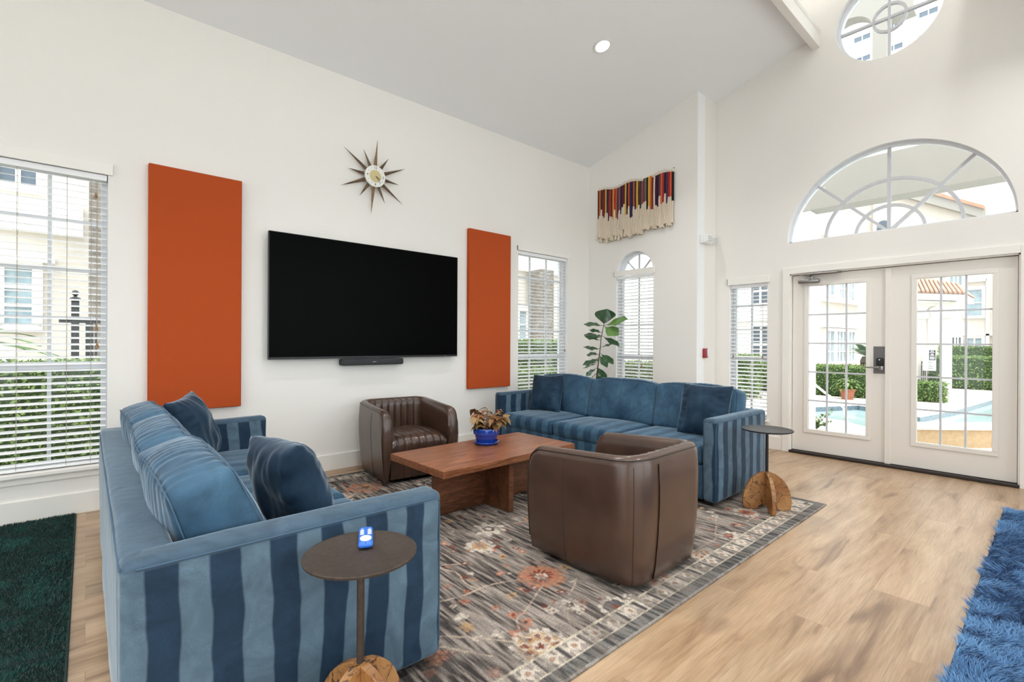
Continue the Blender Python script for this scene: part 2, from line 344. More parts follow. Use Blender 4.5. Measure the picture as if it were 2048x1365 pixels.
M_ray = [mat('walnut_ray', lin((110, 82, 54)), .45, col2=lin((150, 116, 76)), nscale=30), mat('dark_ray', lin((112, 88, 62)), .45, col2=lin((80, 60, 44)), nscale=30)]
M_ink = mat('ink', lin((30, 30, 32)), .6)
M_white = mat('white_plastic', lin((236, 236, 234)), .4)
M_red = mat('alarm_red', lin((150, 30, 40)), .35)
M_lens = mat('clear_lens', lin((225, 225, 230)), .1)
M_remote = mat('remote_blue', lin((48, 110, 205)), .35)
M_lamp = mat('lamp_disc', (1, .97, .92, 1), .5, emit=14)
# exterior
M_stucco = mat('stucco', lin((214, 206, 196)), .95, noise_amt=.06, nscale=6, bump=.4, bscale=60)
M_stuccow = mat('stucco_white', lin((238, 236, 232)), .95)
M_extwin = mat('exterior_window', lin((168, 186, 194)), .2, col2=lin((120, 140, 150)), nscale=3)
M_extdark = mat('exterior_dark_window', lin((88, 100, 112)), .2)
M_deck = mat('pool_deck', lin((226, 218, 208)), .9, noise_amt=.08, nscale=2)
M_coping = mat('pool_coping', lin((214, 206, 196)), .8)
M_tan = mat('tan_stucco', lin((196, 168, 132)), .9, noise_amt=.15, nscale=20, bump=.5, bscale=60)
M_tileblue = mat('waterline_tile', lin((118, 132, 142)), .3, noise_amt=.4, nscale=15)
M_water = mat('pool_water', lin((168, 192, 194)), .08, col2=lin((192, 210, 210)), nscale=3, bump=.3, bscale=6)
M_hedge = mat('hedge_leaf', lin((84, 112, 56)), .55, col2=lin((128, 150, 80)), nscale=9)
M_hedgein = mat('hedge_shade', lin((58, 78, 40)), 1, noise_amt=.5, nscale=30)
M_palm = mat('palm_leaf', lin((96, 132, 70)), .5, col2=lin((60, 92, 48)), nscale=8)
M_trunk = mat('tree_trunk', lin((86, 70, 56)), 1, noise_amt=.5, nscale=25, bump=1, bscale=40)
M_terra = mat('terracotta', lin((166, 104, 80)), .8, noise_amt=.2, nscale=20)
M_rooft = mat('roof_tile', lin((186, 146, 124)), .8, noise_amt=.25, nscale=6)
M_stone = mat('stone_cladding', lin((136, 128, 120)), .95, noise_amt=.5, nscale=9, bump=1, bscale=20)
M_rock = mat('white_gravel', lin((226, 222, 214)), .9, noise_amt=.3, nscale=30)
M_iron = mat('black_iron', lin((26, 28, 30)), .5)
M_soffit_shade = mat('soffit_shade_grey', lin((158, 154, 148)), .9)  # colour darkened to hold the shade of a portico roof that isn't modelled

# ------------------------------------------------------------------ room shell
XA, XB, YC, XL, YR = 5.623, 6.089, -1.717, -4.0, -7.0
H0, SL = 3.863, .2855
YRIDGE, ZR = -2.83, 5.9
T = .18
def arc(cx, cz, rx, rz, a0, a1, n):
    return [(cx+rx*cos(a0+(a1-a0)*i/n), cz+rz*sin(a0+(a1-a0)*i/n)) for i in range(n+1)]
def wallpoly(name, outer, holes, mp, t, mat_, mat2=None, kind='structure'):
    """polygon with holes in (u,v), mp(u,v,a) gives xyz for depth a in [0,t]"""
    bm = bmesh.new(); edges = []
    for loop in [outer]+holes:
        vs = [bm.verts.new(mp(u, v, 0)) for u, v in loop]
        for i in range(len(vs)): edges.append(bm.edges.new((vs[i], vs[(i+1) % len(vs)])))
    bmesh.ops.triangle_fill(bm, use_beauty=True, edges=edges)
    front = list(bm.faces); bnd = [e for e in bm.edges if len(e.link_faces) == 1]
    vm = {}
    d = Vector(mp(0, 0, t))-Vector(mp(0, 0, 0))
    for v in list(bm.verts): vm[v] = bm.verts.new(v.co+d)
    for f in front: bm.faces.new([vm[v] for v in f.verts])
    sides = []
    for e in bnd:
        a, b = e.verts; sides.append(bm.faces.new((a, b, vm[b], vm[a])))
    if mat2:
        for f in sides: f.material_index = 1
    bmesh.ops.recalc_face_normals(bm, faces=bm.faces)
    me = bpy.data.meshes.new(name); bm.to_mesh(me); bm.free(); me.materials.append(mat_)
    if mat2: me.materials.append(mat2)
    o = bpy.data.objects.new(name, me); COL.objects.link(o)
    if kind: o['kind'] = kind
    return o
rect = lambda a, b, c, d: [(a, c), (b, c), (b, d), (a, d)]
ZS = .335   # sill height
W1 = (-.83, .115, ZS, 2.475); W2 = (4.21, 5.155, ZS, 2.455)
wallpoly('wall_back', rect(XL, XA+.0, 0, H0+.15), [rect(*W1), rect(*W2)], lambda u, v, a: (u, a, v), T, M_wall, M_reveal)
AW = (-1.104, -.507)   # arched window y range
wallpoly('wall_alcove', [(-1.717, 0), (T, 0), (T, H0+.02), (0, H0+.02), (-1.717, H0+SL*1.717+.05)], [[(AW[0], ZS), (AW[1], ZS), (AW[1], 2.2)]+arc(-.8055, 2.2, .2985, .31, 0, pi, 16)[1:-1]+[(AW[0], 2.2)]],
         lambda u, v, a: (XA+a, u, v), T, M_wall, M_reveal)
wallpoly('wall_return', rect(XA+T, XB+T, 0, H0+SL*1.717+.05), [], lambda u, v, a: (u, YC+a, v), T, M_wall)
DY0, DY1, DZ = -4.452, -2.610, 2.05
SLT = (-2.361, -1.912)
ARCY, ARCZ, ARA, ARB = -3.505, 2.413, .93, .885
RWY, RWZ, RWR = -3.50, 4.63, .45
door_outer = [(YR-.1, 0), (DY0, 0), (DY0, DZ), (DY1, DZ), (DY1, 0), (YC, 0), (YC, 6.2), (YR-.1, 6.2)]
wallpoly('wall_door', door_outer, [rect(SLT[0], SLT[1], ZS, 1.995), arc(ARCY, ARCZ, ARA, ARB, 0, pi, 40), arc(RWY, RWZ, RWR, RWR, 0, 2*pi*39/40, 39)],
         lambda u, v, a: (XB+a, u, v), T, M_wall, M_reveal)
# walls behind the camera, with large unseen windows added to let in daylight
RW = [(-3.8, -.9, .1, 3.6), (-.6, 2.3, .1, 3.6), (2.6, 5.7, .1, 3.6)]
wallpoly('wall_front', [(XL, 0), (XB, 0), (XB, 6.2), (XL, 6.2)], [rect(*q) for q in RW], lambda u, v, a: (u, YR-a, v), T, M_wall, M_reveal)
LW = [(-6.7, -3.8, .1, 3.6), (-3.5, -.6, .1, 3.6)]
wallpoly('wall_left', [(YR, 0), (0, 0), (0, 6.2), (YR, 6.2)], [rect(*q) for q in LW], lambda u, v, a: (XL-a, u, v), T, M_wall, M_reveal)
tag(BX(XL-.2, XB+.2, YR-.2, .2, -.12, 0).build('floor', M_floor, smooth=False), kind='structure')
# ceiling: slope up from the TV wall, raised cove in the middle, slope down on the other side
YM = -3.505
c = MB()
x0, x1 = XL-.1, XB+.1
def cz(y): return H0-SL*y
yB, yB2 = -2.90, 2*YM+2.90
prof = [(0.0, cz(0)), (yB+.06, cz(yB+.06))]
c.add([(x0, .15, H0-SL*.15), (x1, .15, H0-SL*.15), (x1, yB+.05, cz(yB+.05)), (x0, yB+.05, cz(yB+.05)),
       (x0, .15, H0-SL*.15+.12), (x1, .15, H0-SL*.15+.12), (x1, yB+.05, cz(yB+.05)+.12), (x0, yB+.05, cz(yB+.05)+.12)],
      [(0,3,2,1),(4,5,6,7),(0,1,5,4),(1,2,6,5),(2,3,7,6),(3,0,4,7)])
c.build('ceiling', M_ceil, smooth=False)['kind'] = 'structure'
c = MB(); yn = YR-.1; yb = yB2-.05; zb = cz(yB+.05); zn = H0
c.add([(x0, yb, zb), (x1, yb, zb), (x1, yn, zn), (x0, yn, zn), (x0, yb, zb+.12), (x1, yb, zb+.12), (x1, yn, zn+.12), (x0, yn, zn+.12)],
      [(0,1,2,3),(4,7,6,5),(0,4,5,1),(1,5,6,2),(2,6,7,3),(3,7,4,0)])
c.build('ceiling', M_ceil, smooth=False)['kind'] = 'structure'
BX(x0, x1, yB2-.05, yB+.05, ZR, ZR+.12).build('ceiling', M_ceil, smooth=False)['kind'] = 'structure'
BX(x0, x1, yB+.30, yB+.36, 4.75, ZR+.1).build('ceiling', M_ceil, smooth=False)['kind'] = 'structure'
BX(x0, x1, yB2-.36, yB2-.30, 4.75, ZR+.1).build('ceiling', M_ceil, smooth=False)['kind'] = 'structure'
BX(x0, x1, yB+.05, yB+.36, ZR, ZR+.12).build('ceiling', M_ceil, smooth=False)['kind'] = 'structure'
# ridge trim board with cove moulding behind it
BX(XL, XB, yB, yB+.075, 4.545, 4.69).build('trim_1', M_trim, smooth=False, bevel=.004)['kind'] = 'structure'
MB().tube([(XL, yB+.02, 4.715), (XB, yB+.02, 4.715)], .035, 12).build('trim_2', M_trim)['kind'] = 'structure'
BX(XL, XB, yB2-.075, yB2, 4.545, 4.69).build('trim_3', M_trim, smooth=False)['kind'] = 'structure'

# baseboards
def baseb(name, x0, x1, y0, y1):
    o = BX(x0, x1, y0, y1, 0, .154).build(name, M_trim, smooth=False, bevel=.003); o['kind'] = 'structure'
baseb('baseboard_back', XL, XA, -.015, 0)
baseb('baseboard_alcove', XA-.015, XA, YC, -.015)
baseb('baseboard_return', XA, XB, YC-.015, YC)
baseb('baseboard_right', XB-.015, XB, DY1+.075, YC-.015)
baseb('baseboard_right', XB-.015, XB, YR, DY0-.075)
baseb('baseboard_front', XL, XB, YR, YR+.015)
baseb('baseboard_left', XL, XL+.015, YR, 0)

# ------------------------------------------------------------------ windows
def window(name, mp, u0, u1, v0, v1, cols, rows, mats, fw_=.035, meeting=None, depth=.12, rowsl=None):
    """mp(u,v,a): a=0 interior wall face, positive outward"""
    root = empty(name, mp((u0+u1)/2, v0, depth)); root['kind'] = 'structure'
    base = Vector(root.location)
    def P(u, v, a): return tuple(Vector(mp(u, v, a))-base)
    def bar(mb, a, b, c_, d, t0, t1):
        mb.prism([(a, c_), (b, c_), (b, d), (a, d)], P, t0, t1)
    f = MB(); bar(f, u0, u0+fw_, v0, v1, depth-.03, depth+.04); bar(f, u1-fw_, u1, v0, v1, depth-.03, depth+.04)
    bar(f, u0, u1, v0, v0+fw_, depth-.03, depth+.04); bar(f, u0, u1, v1-fw_, v1, depth-.03, depth+.04)
    if meeting: bar(f, u0, u1, meeting-.03, meeting+.03, depth-.025, depth+.03)
    f.build('window_frame', M_vinyl, root, smooth=False)
    g = MB()
    for i in range(1, cols): u = u0+(u1-u0)*i/cols; bar(g, u-.011, u+.011, v0+fw_, v1-fw_, depth-.008, depth+.012)
    for v in (rowsl or [v0+(v1-v0)*i/rows for i in range(1, rows)]): bar(g, u0+fw_, u1-fw_, v-.011, v+.011, depth-.0065, depth+.0105)
    g.build('muntin_grid', mats, root, smooth=False)
    p = MB(); bar(p, u0+fw_, u1-fw_, v0+fw_, v1-fw_, depth, depth+.004); p.build('pane', M_glass, root, smooth=False)
    return root, P
back = lambda u, v, a: (u, a, v)
rows_ = [.78, 1.56, 1.86, 2.17]
window('window_1', back, W1[0], W1[1], W1[2], W1[3], 3, 6, M_vinyl, meeting=1.06, rowsl=[.70, 1.41, 1.76, 2.12])
window('window_2', back, W2[0], W2[1], W2[2], W2[3], 3, 6, M_vinyl, meeting=1.06, rowsl=[.70, 1.41, 1.76, 2.12])
alc = lambda u, v, a: (XA+a, u, v)
r3, P3 = window('window_3', alc, AW[0], AW[1], ZS, 2.2, 2, 4, M_vinyl, meeting=1.06, rowsl=[.70, 1.50, 1.86])
# fan light on top of the arched window
def ringseg(P, cu, cv, ru, rv, wd, a0, a1, t0, t1, n=32):
    mb = MB(); pts = arc(cu, cv, ru, rv, a0, a1, n); pin = arc(cu, cv, ru-wd, rv-wd, a0, a1, n); vs = []
    for (a, b), (c_, d) in zip(pts, pin): vs += [P(a, b, t0), P(a, b, t1), P(c_, d, t1), P(c_, d, t0)]
    fs = []
    for i in range(n):
        for k in range(4): fs.append((i*4+k, i*4+(k+1) % 4, (i+1)*4+(k+1) % 4, (i+1)*4+k))
    fs += [(0, 1, 2, 3), (n*4+3, n*4+2, n*4+1, n*4)]
    return mb.add(vs, fs)
def spoke(mb, P, a, b, wd, t0, t1):
    a = Vector((a[0], a[1])); b = Vector((b[0], b[1])); d = (b-a).normalized(); n = Vector((-d.y, d.x))*wd/2
    mb.prism([tuple(a+n), tuple(b+n), tuple(b-n), tuple(a-n)], P, t0, t1)
ringseg(P3, -.8055, 2.2, .2985, .31, .03, 0, pi, .09, .16).build('arch_frame', M_vinyl, r3, smooth=False)
g = MB()
for a in (45, 90, 135): spoke(g, P3, (-.8055, 2.2), (-.8055+.28*cos(radians(a)), 2.2+.29*sin(radians(a))), .018, .112, .132)
g.build('muntin_grid', M_muntin, r3, smooth=False)
MB().prism(arc(-.8055, 2.2, .28, .29, 0, pi, 20), P3, .12, .124).build('pane', M_glass, r3, smooth=False)
dw = lambda u, v, a: (XB+a, u, v)
window('window_4', dw, SLT[0], SLT[1], ZS, 1.995, 2, 5, M_vinyl, rowsl=[.66, 1.06, 1.42, 1.72])
# big half-round
r5 = empty('window_5', (XB+.12, ARCY, ARCZ)); r5['kind'] = 'structure'
P5 = lambda u, v, a: (a-.12, u-ARCY, v-ARCZ)
ringseg(P5, ARCY, ARCZ, ARA, ARB, .018, 0, pi, .09, .16, 48).build('arch_frame', M_vinyl, r5, smooth=False)
BX(-.03, .04, -ARA, ARA, 0, .025).build('window_frame', M_vinyl, r5, smooth=False)
g = MB()
for a in (45, 90, 135): spoke(g, P5, (ARCY, ARCZ), (ARCY+.91*cos(radians(a)), ARCZ+.87*sin(radians(a))), .03, .1, .137)
g.build('spoke_muntins', M_muntin, r5, smooth=False)
ringseg(P5, ARCY, ARCZ, .585, .555, .03, 0, pi, .102, .135, 40).build('ring_muntin', M_muntin, r5, smooth=False)
ringseg(P5, ARCY, ARCZ, .30, .285, .028, 0, pi, .102, .135, 32).build('ring_muntin', M_muntin, r5, smooth=False)
MB().prism(arc(ARCY, ARCZ, ARA-.02, ARB-.02, 0, pi, 40), P5, .12, .124).build('pane', M_glass, r5, smooth=False)
r6 = empty('window_6', (XB+.12, RWY, RWZ)); r6['kind'] = 'structure'
P6 = lambda u, v, a: (a-.12, u-RWY, v-RWZ)
ringseg(P6, RWY, RWZ, RWR, RWR, .025, 0, 2*pi, .09, .16, 48).build('round_frame', M_vinyl, r6, smooth=False)
g = MB(); spoke(g, P6, (RWY-.43, RWZ), (RWY+.43, RWZ), .026, .1, .137); spoke(g, P6, (RWY, RWZ-.43), (RWY, RWZ+.43), .026, .102, .135)
g.build('cross_muntins', M_muntin, r6, smooth=False)
ringseg(P6, RWY, RWZ, .15, .15, .026, 0, 2*pi, .104, .133, 32).build('ring_muntin', M_muntin, r6, smooth=False)
MB().prism(arc(RWY, RWZ, RWR-.02, RWR-.02, 0, 2*pi*39/40, 39), P6, .12, .124).build('pane', M_glass, r6, smooth=False)
# sills
for nm, a, b in (('trim_4', W1[0], W1[1]), ('trim_5', W2[0], W2[1])):
    BX(a-.03, b+.03, -.035, .09, ZS-.025, ZS+.002).build(nm, M_trim, smooth=False, bevel=.004)['kind'] = 'structure'
    BX(a, b, -.012, 0, ZS-.07, ZS-.025).build('trim_6', M_trim, smooth=False)['kind'] = 'structure'
BX(XA-.03, XA+.09, AW[0]-.03, AW[1]+.03, ZS-.025, ZS+.002).build('trim_7', M_trim, smooth=False, bevel=.004)['kind'] = 'structure'
BX(XB-.03, XB+.09, SLT[0]-.03, SLT[1]+.03, ZS-.025, ZS+.002).build('trim_8', M_trim, smooth=False, bevel=.004)['kind'] = 'structure'
for i, q in enumerate(RW): window('window_%d' % (7+i), lambda u, v, a: (u, YR-a, v), *q, 3, 3, M_vinyl)  # unseen glazing in the rear and left walls, added as daylight source
for i, q in enumerate(LW): window('window_%d' % (10+i), lambda u, v, a: (XL-a, u, v), *q, 3, 3, M_vinyl)

# ------------------------------------------------------------------ blinds
def blind(label, loc, rz, width, z0, z1, cords, wand=None, val_h=.085, tilt=15):
    """local: x along the width, -y towards the room; origin at window centre, floor level"""
    root = empty('window_blind', loc, rz, label, 'blind', 'white slatted blinds in the windows')
    h = width/2-.006
    MB().box(-h-.035, h+.035, -.02, -.004, z1-.005, z1+val_h-.005).box(-h-.035, -h-.025, -.02, 0, z1-.005, z1+val_h-.005).build('valance', M_trim, root, smooth=False, bevel=.003)
    BX(-h, h, .015, .065, z1-.045, z1-.005).build('headrail', M_blind, root, smooth=False)
    BX(-h, h, .012, .062, z0+.012, z0+.03).build('bottom_rail', M_blind, root, smooth=False, bevel=.003)
    a = radians(tilt); n = int((z1-.06-z0-.05)/.0445)
    m_ = MB(); w_ = .0245
    prof = [(t_*w_, .0025*(1-t_*t_)) for t_ in (-1, -.5, 0, .5, 1)]
    pts = [(y*cos(a)-z*sin(a), y*sin(a)+z*cos(a)) for y, z in prof]
    vs = []
    for x in (-h, h):
        for y, z in pts: vs.append((x, y, z))
        for y, z in reversed(pts): vs.append((x, y-.0002, z-.0022))
    k = 10; fs = [(i, (i+1) % k, k+(i+1) % k, k+i) for i in range(k)]+[tuple(range(k)), tuple(range(2*k-1, k-1, -1))]
    m_.add(vs, fs); s0 = m_.build('slat', M_blind, root, smooth=True, sharp=60)
    for i in range(n):
        o = s0 if i == 0 else s0.copy()
        if i: COL.objects.link(o)
        o.parent = root; o.location = (0, .038, z0+.055+i*(z1-.06-z0-.055)/(n-1))
    for cx in cords:
        MB().tube([(cx, .012, z0+.02), (cx, .012, z1-.05)], .0013, 5).tube([(cx, .064, z0+.02), (cx, .064, z1-.05)], .0013, 5).build('ladder_cord', M_cord, root)
    for cx, zt in (wand or []):
        MB().tube([(cx, .006, zt), (cx, .006, z1-.05)], .0014, 5).build('pull_cord', M_cord, root)
        MB().lathe([(.003, .04), (.008, .02), (.011, .0), (.0, -.002)], 10, (cx, .006, zt-.03)).build('cord_tassel', M_tassel, root)
    return root
bw1 = W1[1]-W1[0]
blind('white slatted blind in the tall window left of the wide orange panel', ((W1[0]+W1[1])/2, 0.0, 0), 0, bw1, W1[2], W1[3], (-.36, .0, .25, .38), [(.405, 2.32), (.41, 1.35), (.415, 1.22)])
blind('white slatted blind in the tall window between narrow orange panel and corner', ((W2[0]+W2[1])/2, 0, 0), 0, W2[1]-W2[0], W2[2], W2[3], (-.28, .05, .34), [(.43, 1.15)], val_h=.06)
blind('white slatted blind under the small arch, behind the fig plant', (XA, (AW[0]+AW[1])/2, 0), -pi/2, AW[1]-AW[0], ZS, 2.19, (-.22, .22), [(.12, .95)], val_h=.075, tilt=24)
blind('white slatted blind in the narrow sidelight beside the glass doors', (XB, (SLT[0]+SLT[1])/2, 0), -pi/2, SLT[1]-SLT[0], ZS, 1.985, (-.15, .15), [(-.18, 1.1), (.17, 1.1)], val_h=.085)

# ------------------------------------------------------------------ french doors
m_ = MB(); c_ = .075
m_.box(XB-.02, XB, DY1, DY1+c_, 0, DZ+c_).box(XB-.02, XB, DY0-c_, DY0, 0, DZ+c_).box(XB-.02, XB, DY0, DY1, DZ, DZ+c_)
m_.build('trim_9', M_trim, smooth=False, bevel=.003)['kind'] = 'structure'
m_ = MB().box(XB, XB+T, DY1-.012, DY1, 0, DZ).box(XB, XB+T, DY0, DY0+.012, 0, DZ).box(XB, XB+T, DY0, DY1, DZ-.012, DZ).box(XB+.085, XB+.12, DY1-.035, DY1, 0, DZ).box(XB+.085, XB+.12, DY0, DY0+.035, 0, DZ).box(XB+.085, XB+.12, DY0, DY1, DZ-.035, DZ)
m_.build('trim_10', M_trim, smooth=False)['kind'] = 'structure'
BX(XB-.03, XB+T, DY0, DY1, 0.0, .028).build('trim_11', M_thresh, smooth=False, bevel=.006)['kind'] = 'structure'
DX = XB+.035
def door(name, y0, y1, gy0, gy1, gz0, gz1):
    root = empty(name, (DX, (y0+y1)/2, 0.03)); root['kind'] = 'structure'; b = Vector(root.location)
    P = lambda u, v, a: (a-b.x+DX, u-b.y, v-b.z)
    mb = MB()
    for (a0, a1, c0, c1) in ((y0, y1, .034, gz0), (y0, y1, gz1, DZ-.02), (y0, gy0, gz0, gz1), (gy1, y1, gz0, gz1)):
        mb.prism([(a0, c0), (a1, c0), (a1, c1), (a0, c1)], P, 0, .045)
    mb.build('door_slab', M_door, root, smooth=False)
    fr = MB(); w_ = .042
    for (a0, a1, c0, c1) in ((gy0-w_, gy1+w_, gz0-w_, gz0), (gy0-w_, gy1+w_, gz1, gz1+w_), (gy0-w_, gy0, gz0, gz1), (gy1, gy1+w_, gz0, gz1)):
        fr.prism([(a0, c0), (a1, c0), (a1, c1), (a0, c1)], P, -.010, .0)
    fr.build('glass_frame', M_door, root, smooth=False, bevel=.003)
    g = MB()
    for i in (1, 2): u = gy0+(gy1-gy0)*i/3; g.prism([(u-.008, gz0), (u+.008, gz0), (u+.008, gz1), (u-.008, gz1)], P, .012, .034)
    for i in (1, 2, 3, 4): v = gz0+(gz1-gz0)*i/5; g.prism([(gy0, v-.008), (gy1, v-.008), (gy1, v+.008), (gy0, v+.008)], P, .0135, .0325)
    g.build('muntin_grid', M_muntin, root, smooth=False)
    MB().prism([(gy0, gz0), (gy1, gz0), (gy1, gz1), (gy0, gz1)], P, .02, .024).build('pane', M_glass, root, smooth=False)
    MB().prism([(y0, .03), (y1, .03), (y1, .036), (y0, .036)], P, .004, .05).build('bottom_sweep', M_black, root, smooth=False)
    return root, b
d1, b1 = door('door_1', -3.515, DY1-.018, -3.332, -2.790, .285, 1.900)
d2, b2 = door('door_2', DY0+.018, -3.521, -4.276, -3.745, .285, 1.895)
MB().box(-.022, 0, -3.542-b2.y, -3.496-b2.y, .0, DZ-.055).build('astragal', M_door, d2, smooth=False, bevel=.003)
# lock plate, keypad and lever on door_1
lp = BX(-.004, 0, -3.497-b1.y, -3.397-b1.y, .945-b1.z, 1.225-b1.z).build('lock_plate', M_plate, d1, smooth=False, bevel=.002)
kb = MB().rbox((-.016, -3.452-b1.y, 1.065-b1.z), (.026, .062, .085), .012); kb.build('keypad', M_black, lp)
MB().tube([(-.03, -3.452-b1.y, 1.088-b1.z), (-.033, -3.452-b1.y, 1.088-b1.z)], .006, 12).build('key_button', M_lens, lp)
MB().rbox((-.012, -3.452-b1.y, 1.0-b1.z), (.02, .062, .055), .014).build('rose', M_steel, lp)
MB().tube([(-.02, -3.455-b1.y, 1.008-b1.z), (-.055, -3.452-b1.y, 1.008-b1.z), (-.058, -3.40-b1.y, 1.010-b1.z), (-.056, -3.315-b1.y, 1.006-b1.z)], [.010, .010, .008, .006], 10).build('lever_handle', M_steel, lp)
for yy in (-3.487, -3.407):
    for zz in (.955, 1.215): MB().tube([(-.006, yy-b1.y, zz-b1.z), (-.004, yy-b1.y, zz-b1.z)], .003, 8).build('screw', M_black, lp)
# door closer
cb = MB().rbox((-.035, -2.80-b1.y, 1.955-b1.z), (.05, .21, .045), .012).build('door_closer', M_steel, d1)
MB().tube([(-.035, -2.83-b1.y, 1.975-b1.z), (-.035, -2.83-b1.y, 2.01-b1.z)], .012, 10).tube([(-.035, -2.83-b1.y, 2.012-b1.z), (-.16, -2.76-b1.y, 2.02-b1.z)], .008, 8).tube([(-.16, -2.76-b1.y, 2.02-b1.z), (-.05, -3.09-b1.y, 2.03-b1.z)], .008, 8).build('closer_arm', M_steel, cb)
BX(-.06, -.03, -3.11-b1.y, -2.74-b1.y, 2.02-b1.z, 2.036-b1.z).build('closer_bracket', M_plate, cb, smooth=False)

# ------------------------------------------------------------------ ceiling downlights (one visible, the rest added out of view to brighten the room)
def downlight(x, y, label, up_dir=1, pw=1.0):
    z = cz(y) if up_dir > 0 else cz(2*YM-y)
    root = empty('recessed_downlight', (x, y, z), 0, label, 'ceiling light', 'recessed ceiling downlights')
    root.rotation_euler = (-atan2(SL, 1)*up_dir, 0, 0)
    MB().lathe([(.078, 0), (.095, -.001), (.097, -.007), (.088, -.012), (.072, -.010), (.070, -.004)], 32, caps=False).build('trim_ring', M_white, root)
    MB().lathe([(0, -.003), (.072, -.003)], 32, caps=False).build('diffuser', M_lamp, root)
    ld = bpy.data.lights.new('downlight_lamp', 'AREA'); ld.shape = 'DISK'; ld.size = .15; ld.energy = DOWNLIGHT_W*pw; ld.color = (1, 1, .99); ld.spread = radians(115)
    lo = bpy.data.objects.new('downlight_lamp', ld); COL.objects.link(lo); lo.parent = root; lo.location = (0, 0, -.014)
downlight(3.96, -1.55, 'round white recessed downlight shining in the sloped ceiling')
for x, y, p_ in ((1.6, -1.55, 'nearest the wide orange panel'), (-.8, -1.55, 'over the tall left window'), (-3, -1.55, 'nearest the left end of the room')):
    downlight(x, y, 'added unseen downlight in the slope over the television wall, '+p_)
for x, p_ in ((5.0, 'nearest the door wall'), (2.6, 'second from the door wall'), (.2, 'third from the door wall'), (-2.2, 'farthest from the door wall')): downlight(x, 2*YM+1.9, 'added unseen downlight in the ceiling slope away from the television, '+p_, -1, .9)
# cove strip in the raised centre
def cove(y, yy):
    ld = bpy.data.lights.new('cove_strip', 'AREA'); ld.shape = 'RECTANGLE'; ld.size = 9.6; ld.size_y = .04; ld.energy = 26; ld.color = (1, .95, .86)
    lo = bpy.data.objects.new('cove_strip', ld); COL.objects.link(lo); lo.location = (1.0, y, 4.86); lo.rotation_euler = (pi, 0, 0)
cove(yB+.15, 1); cove(yB2-.15, -1)
BX(x0, x1, yB+.05, yB+.36, 4.70, 4.74).build('trim_12', M_trim, smooth=False)['kind'] = 'structure'
BX(x0, x1, yB2-.36, yB2-.05, 4.70, 4.74).build('trim_13', M_trim, smooth=False)['kind'] = 'structure'

# ------------------------------------------------------------------ sofas
def cushion(name, mat_, parent, w_, h_, t_, seams=True, loc=(0, 0, 0), rot=(0, 0, 0), seed=0, wr=.008, bulge=.03):
    """box cushion: x thickness, y width, z height; origin at bottom centre"""
    def warp(p):
        zt_ = max(0, min(1, p.z/h_)); p = Vector((p.x*(1.08-.22*zt_)-.012*zt_, p.y, p.z-.028*zt_*abs(p.y/(w_/2))**4))
        n1 = noise.noise(Vector((p.x*3+seed, p.y*4, p.z*4)))*wr*1.4
        edge = max(0, (p.z-(h_*.55))/(h_*.45))
        n2 = (sin(p.y*105+noise.noise(Vector((seed, p.y*7, p.z*3+p.x*8)))*7)*.5+noise.noise(Vector((p.y*45+seed, p.z*3, p.x*6)))*.7)*wr*.42*edge
        return (p.x+n1+n2*(p.x/(t_*.5)), p.y+noise.noise(Vector((p.x*5, p.y*3+seed, p.z*5)))*wr, p.z+n1*.6+n2*.8)
    mb = MB().rbox((0, 0, h_/2), (t_, w_, h_), .032, 4, (bulge, .012, .022), (5, 64, 12), warp)
    o = mb.build(name, mat_, parent, sharp=80, loc=loc); o.rotation_euler = rot
    if seams:
        for s_ in (-1, 1):
            pts = []
            k = t_/2-.012; y_, z_ = w_/2-.012, h_-.012
            path = [(y_, .05), (y_, z_-.04), (y_-.012, z_-.012), (y_-.04, z_)]+[(y_-.04-(2*y_-.08)*i/14, z_) for i in range(1, 14)]+[(-y_+.04, z_), (-y_+.012, z_-.012), (-y_, z_-.04), (-y_, .05)]
            for y, z in path:
                zz = z+.024*(1-(y/(w_/2))**2)*(1-(k/(t_/2))**2) if z > h_*.9 else z
                q = Vector(warp(Vector((s_*k, y, zz)))); pts.append(q+Vector((s_*.006, .006*(1 if y > 0 else -1), .008)))
            MB().tube(pts, .0026, 6).build('seam', M_vseam, o)
    return o
def pillow(name_mat, w_, h_, t_, seed):
    def fn(side):
        def f(i, j):
            n = 48; u = -1+2*i/n; v = -1+2*j/n
            e = (max(0, 1-abs(u)**2.6)*max(0, 1-abs(v)**2.6))**.42
            y = w_/2*u*(1-.07*(1-v*v)); z = h_/2*v*(1-.07*(1-u*u))
            n1 = noise.noise(Vector((y*7+seed, z*7, seed)))
            n2 = noise.noise(Vector((y*18+seed*3, z*5, 0)))
            n3 = noise.noise(Vector((y*30+seed, z*9+side*3, seed))); n4 = noise.noise(Vector((y*9, z*32+side*3, seed)))
            ed = min(1, (abs(u)**4+abs(v)**4))
            x = side*(t_/2*e)+(n1*.022+n2*.010)*e+side*(n3*abs(v)**3+n4*abs(u)**3)*.016*e*1.4
            return (x, y, z+h_/2)
        return f
    mb = MB()
    mb.grid(fn(1), 49, 49); mb.grid(fn(-1), 49, 49)
    return mb
def weld(o, d=.0006):
    bm = bmesh.new(); bm.from_mesh(o.data); bmesh.ops.remove_doubles(bm, verts=bm.verts, dist=d); bmesh.ops.recalc_face_normals(bm, faces=bm.faces); bm.to_mesh(o.data); bm.free()
    return o
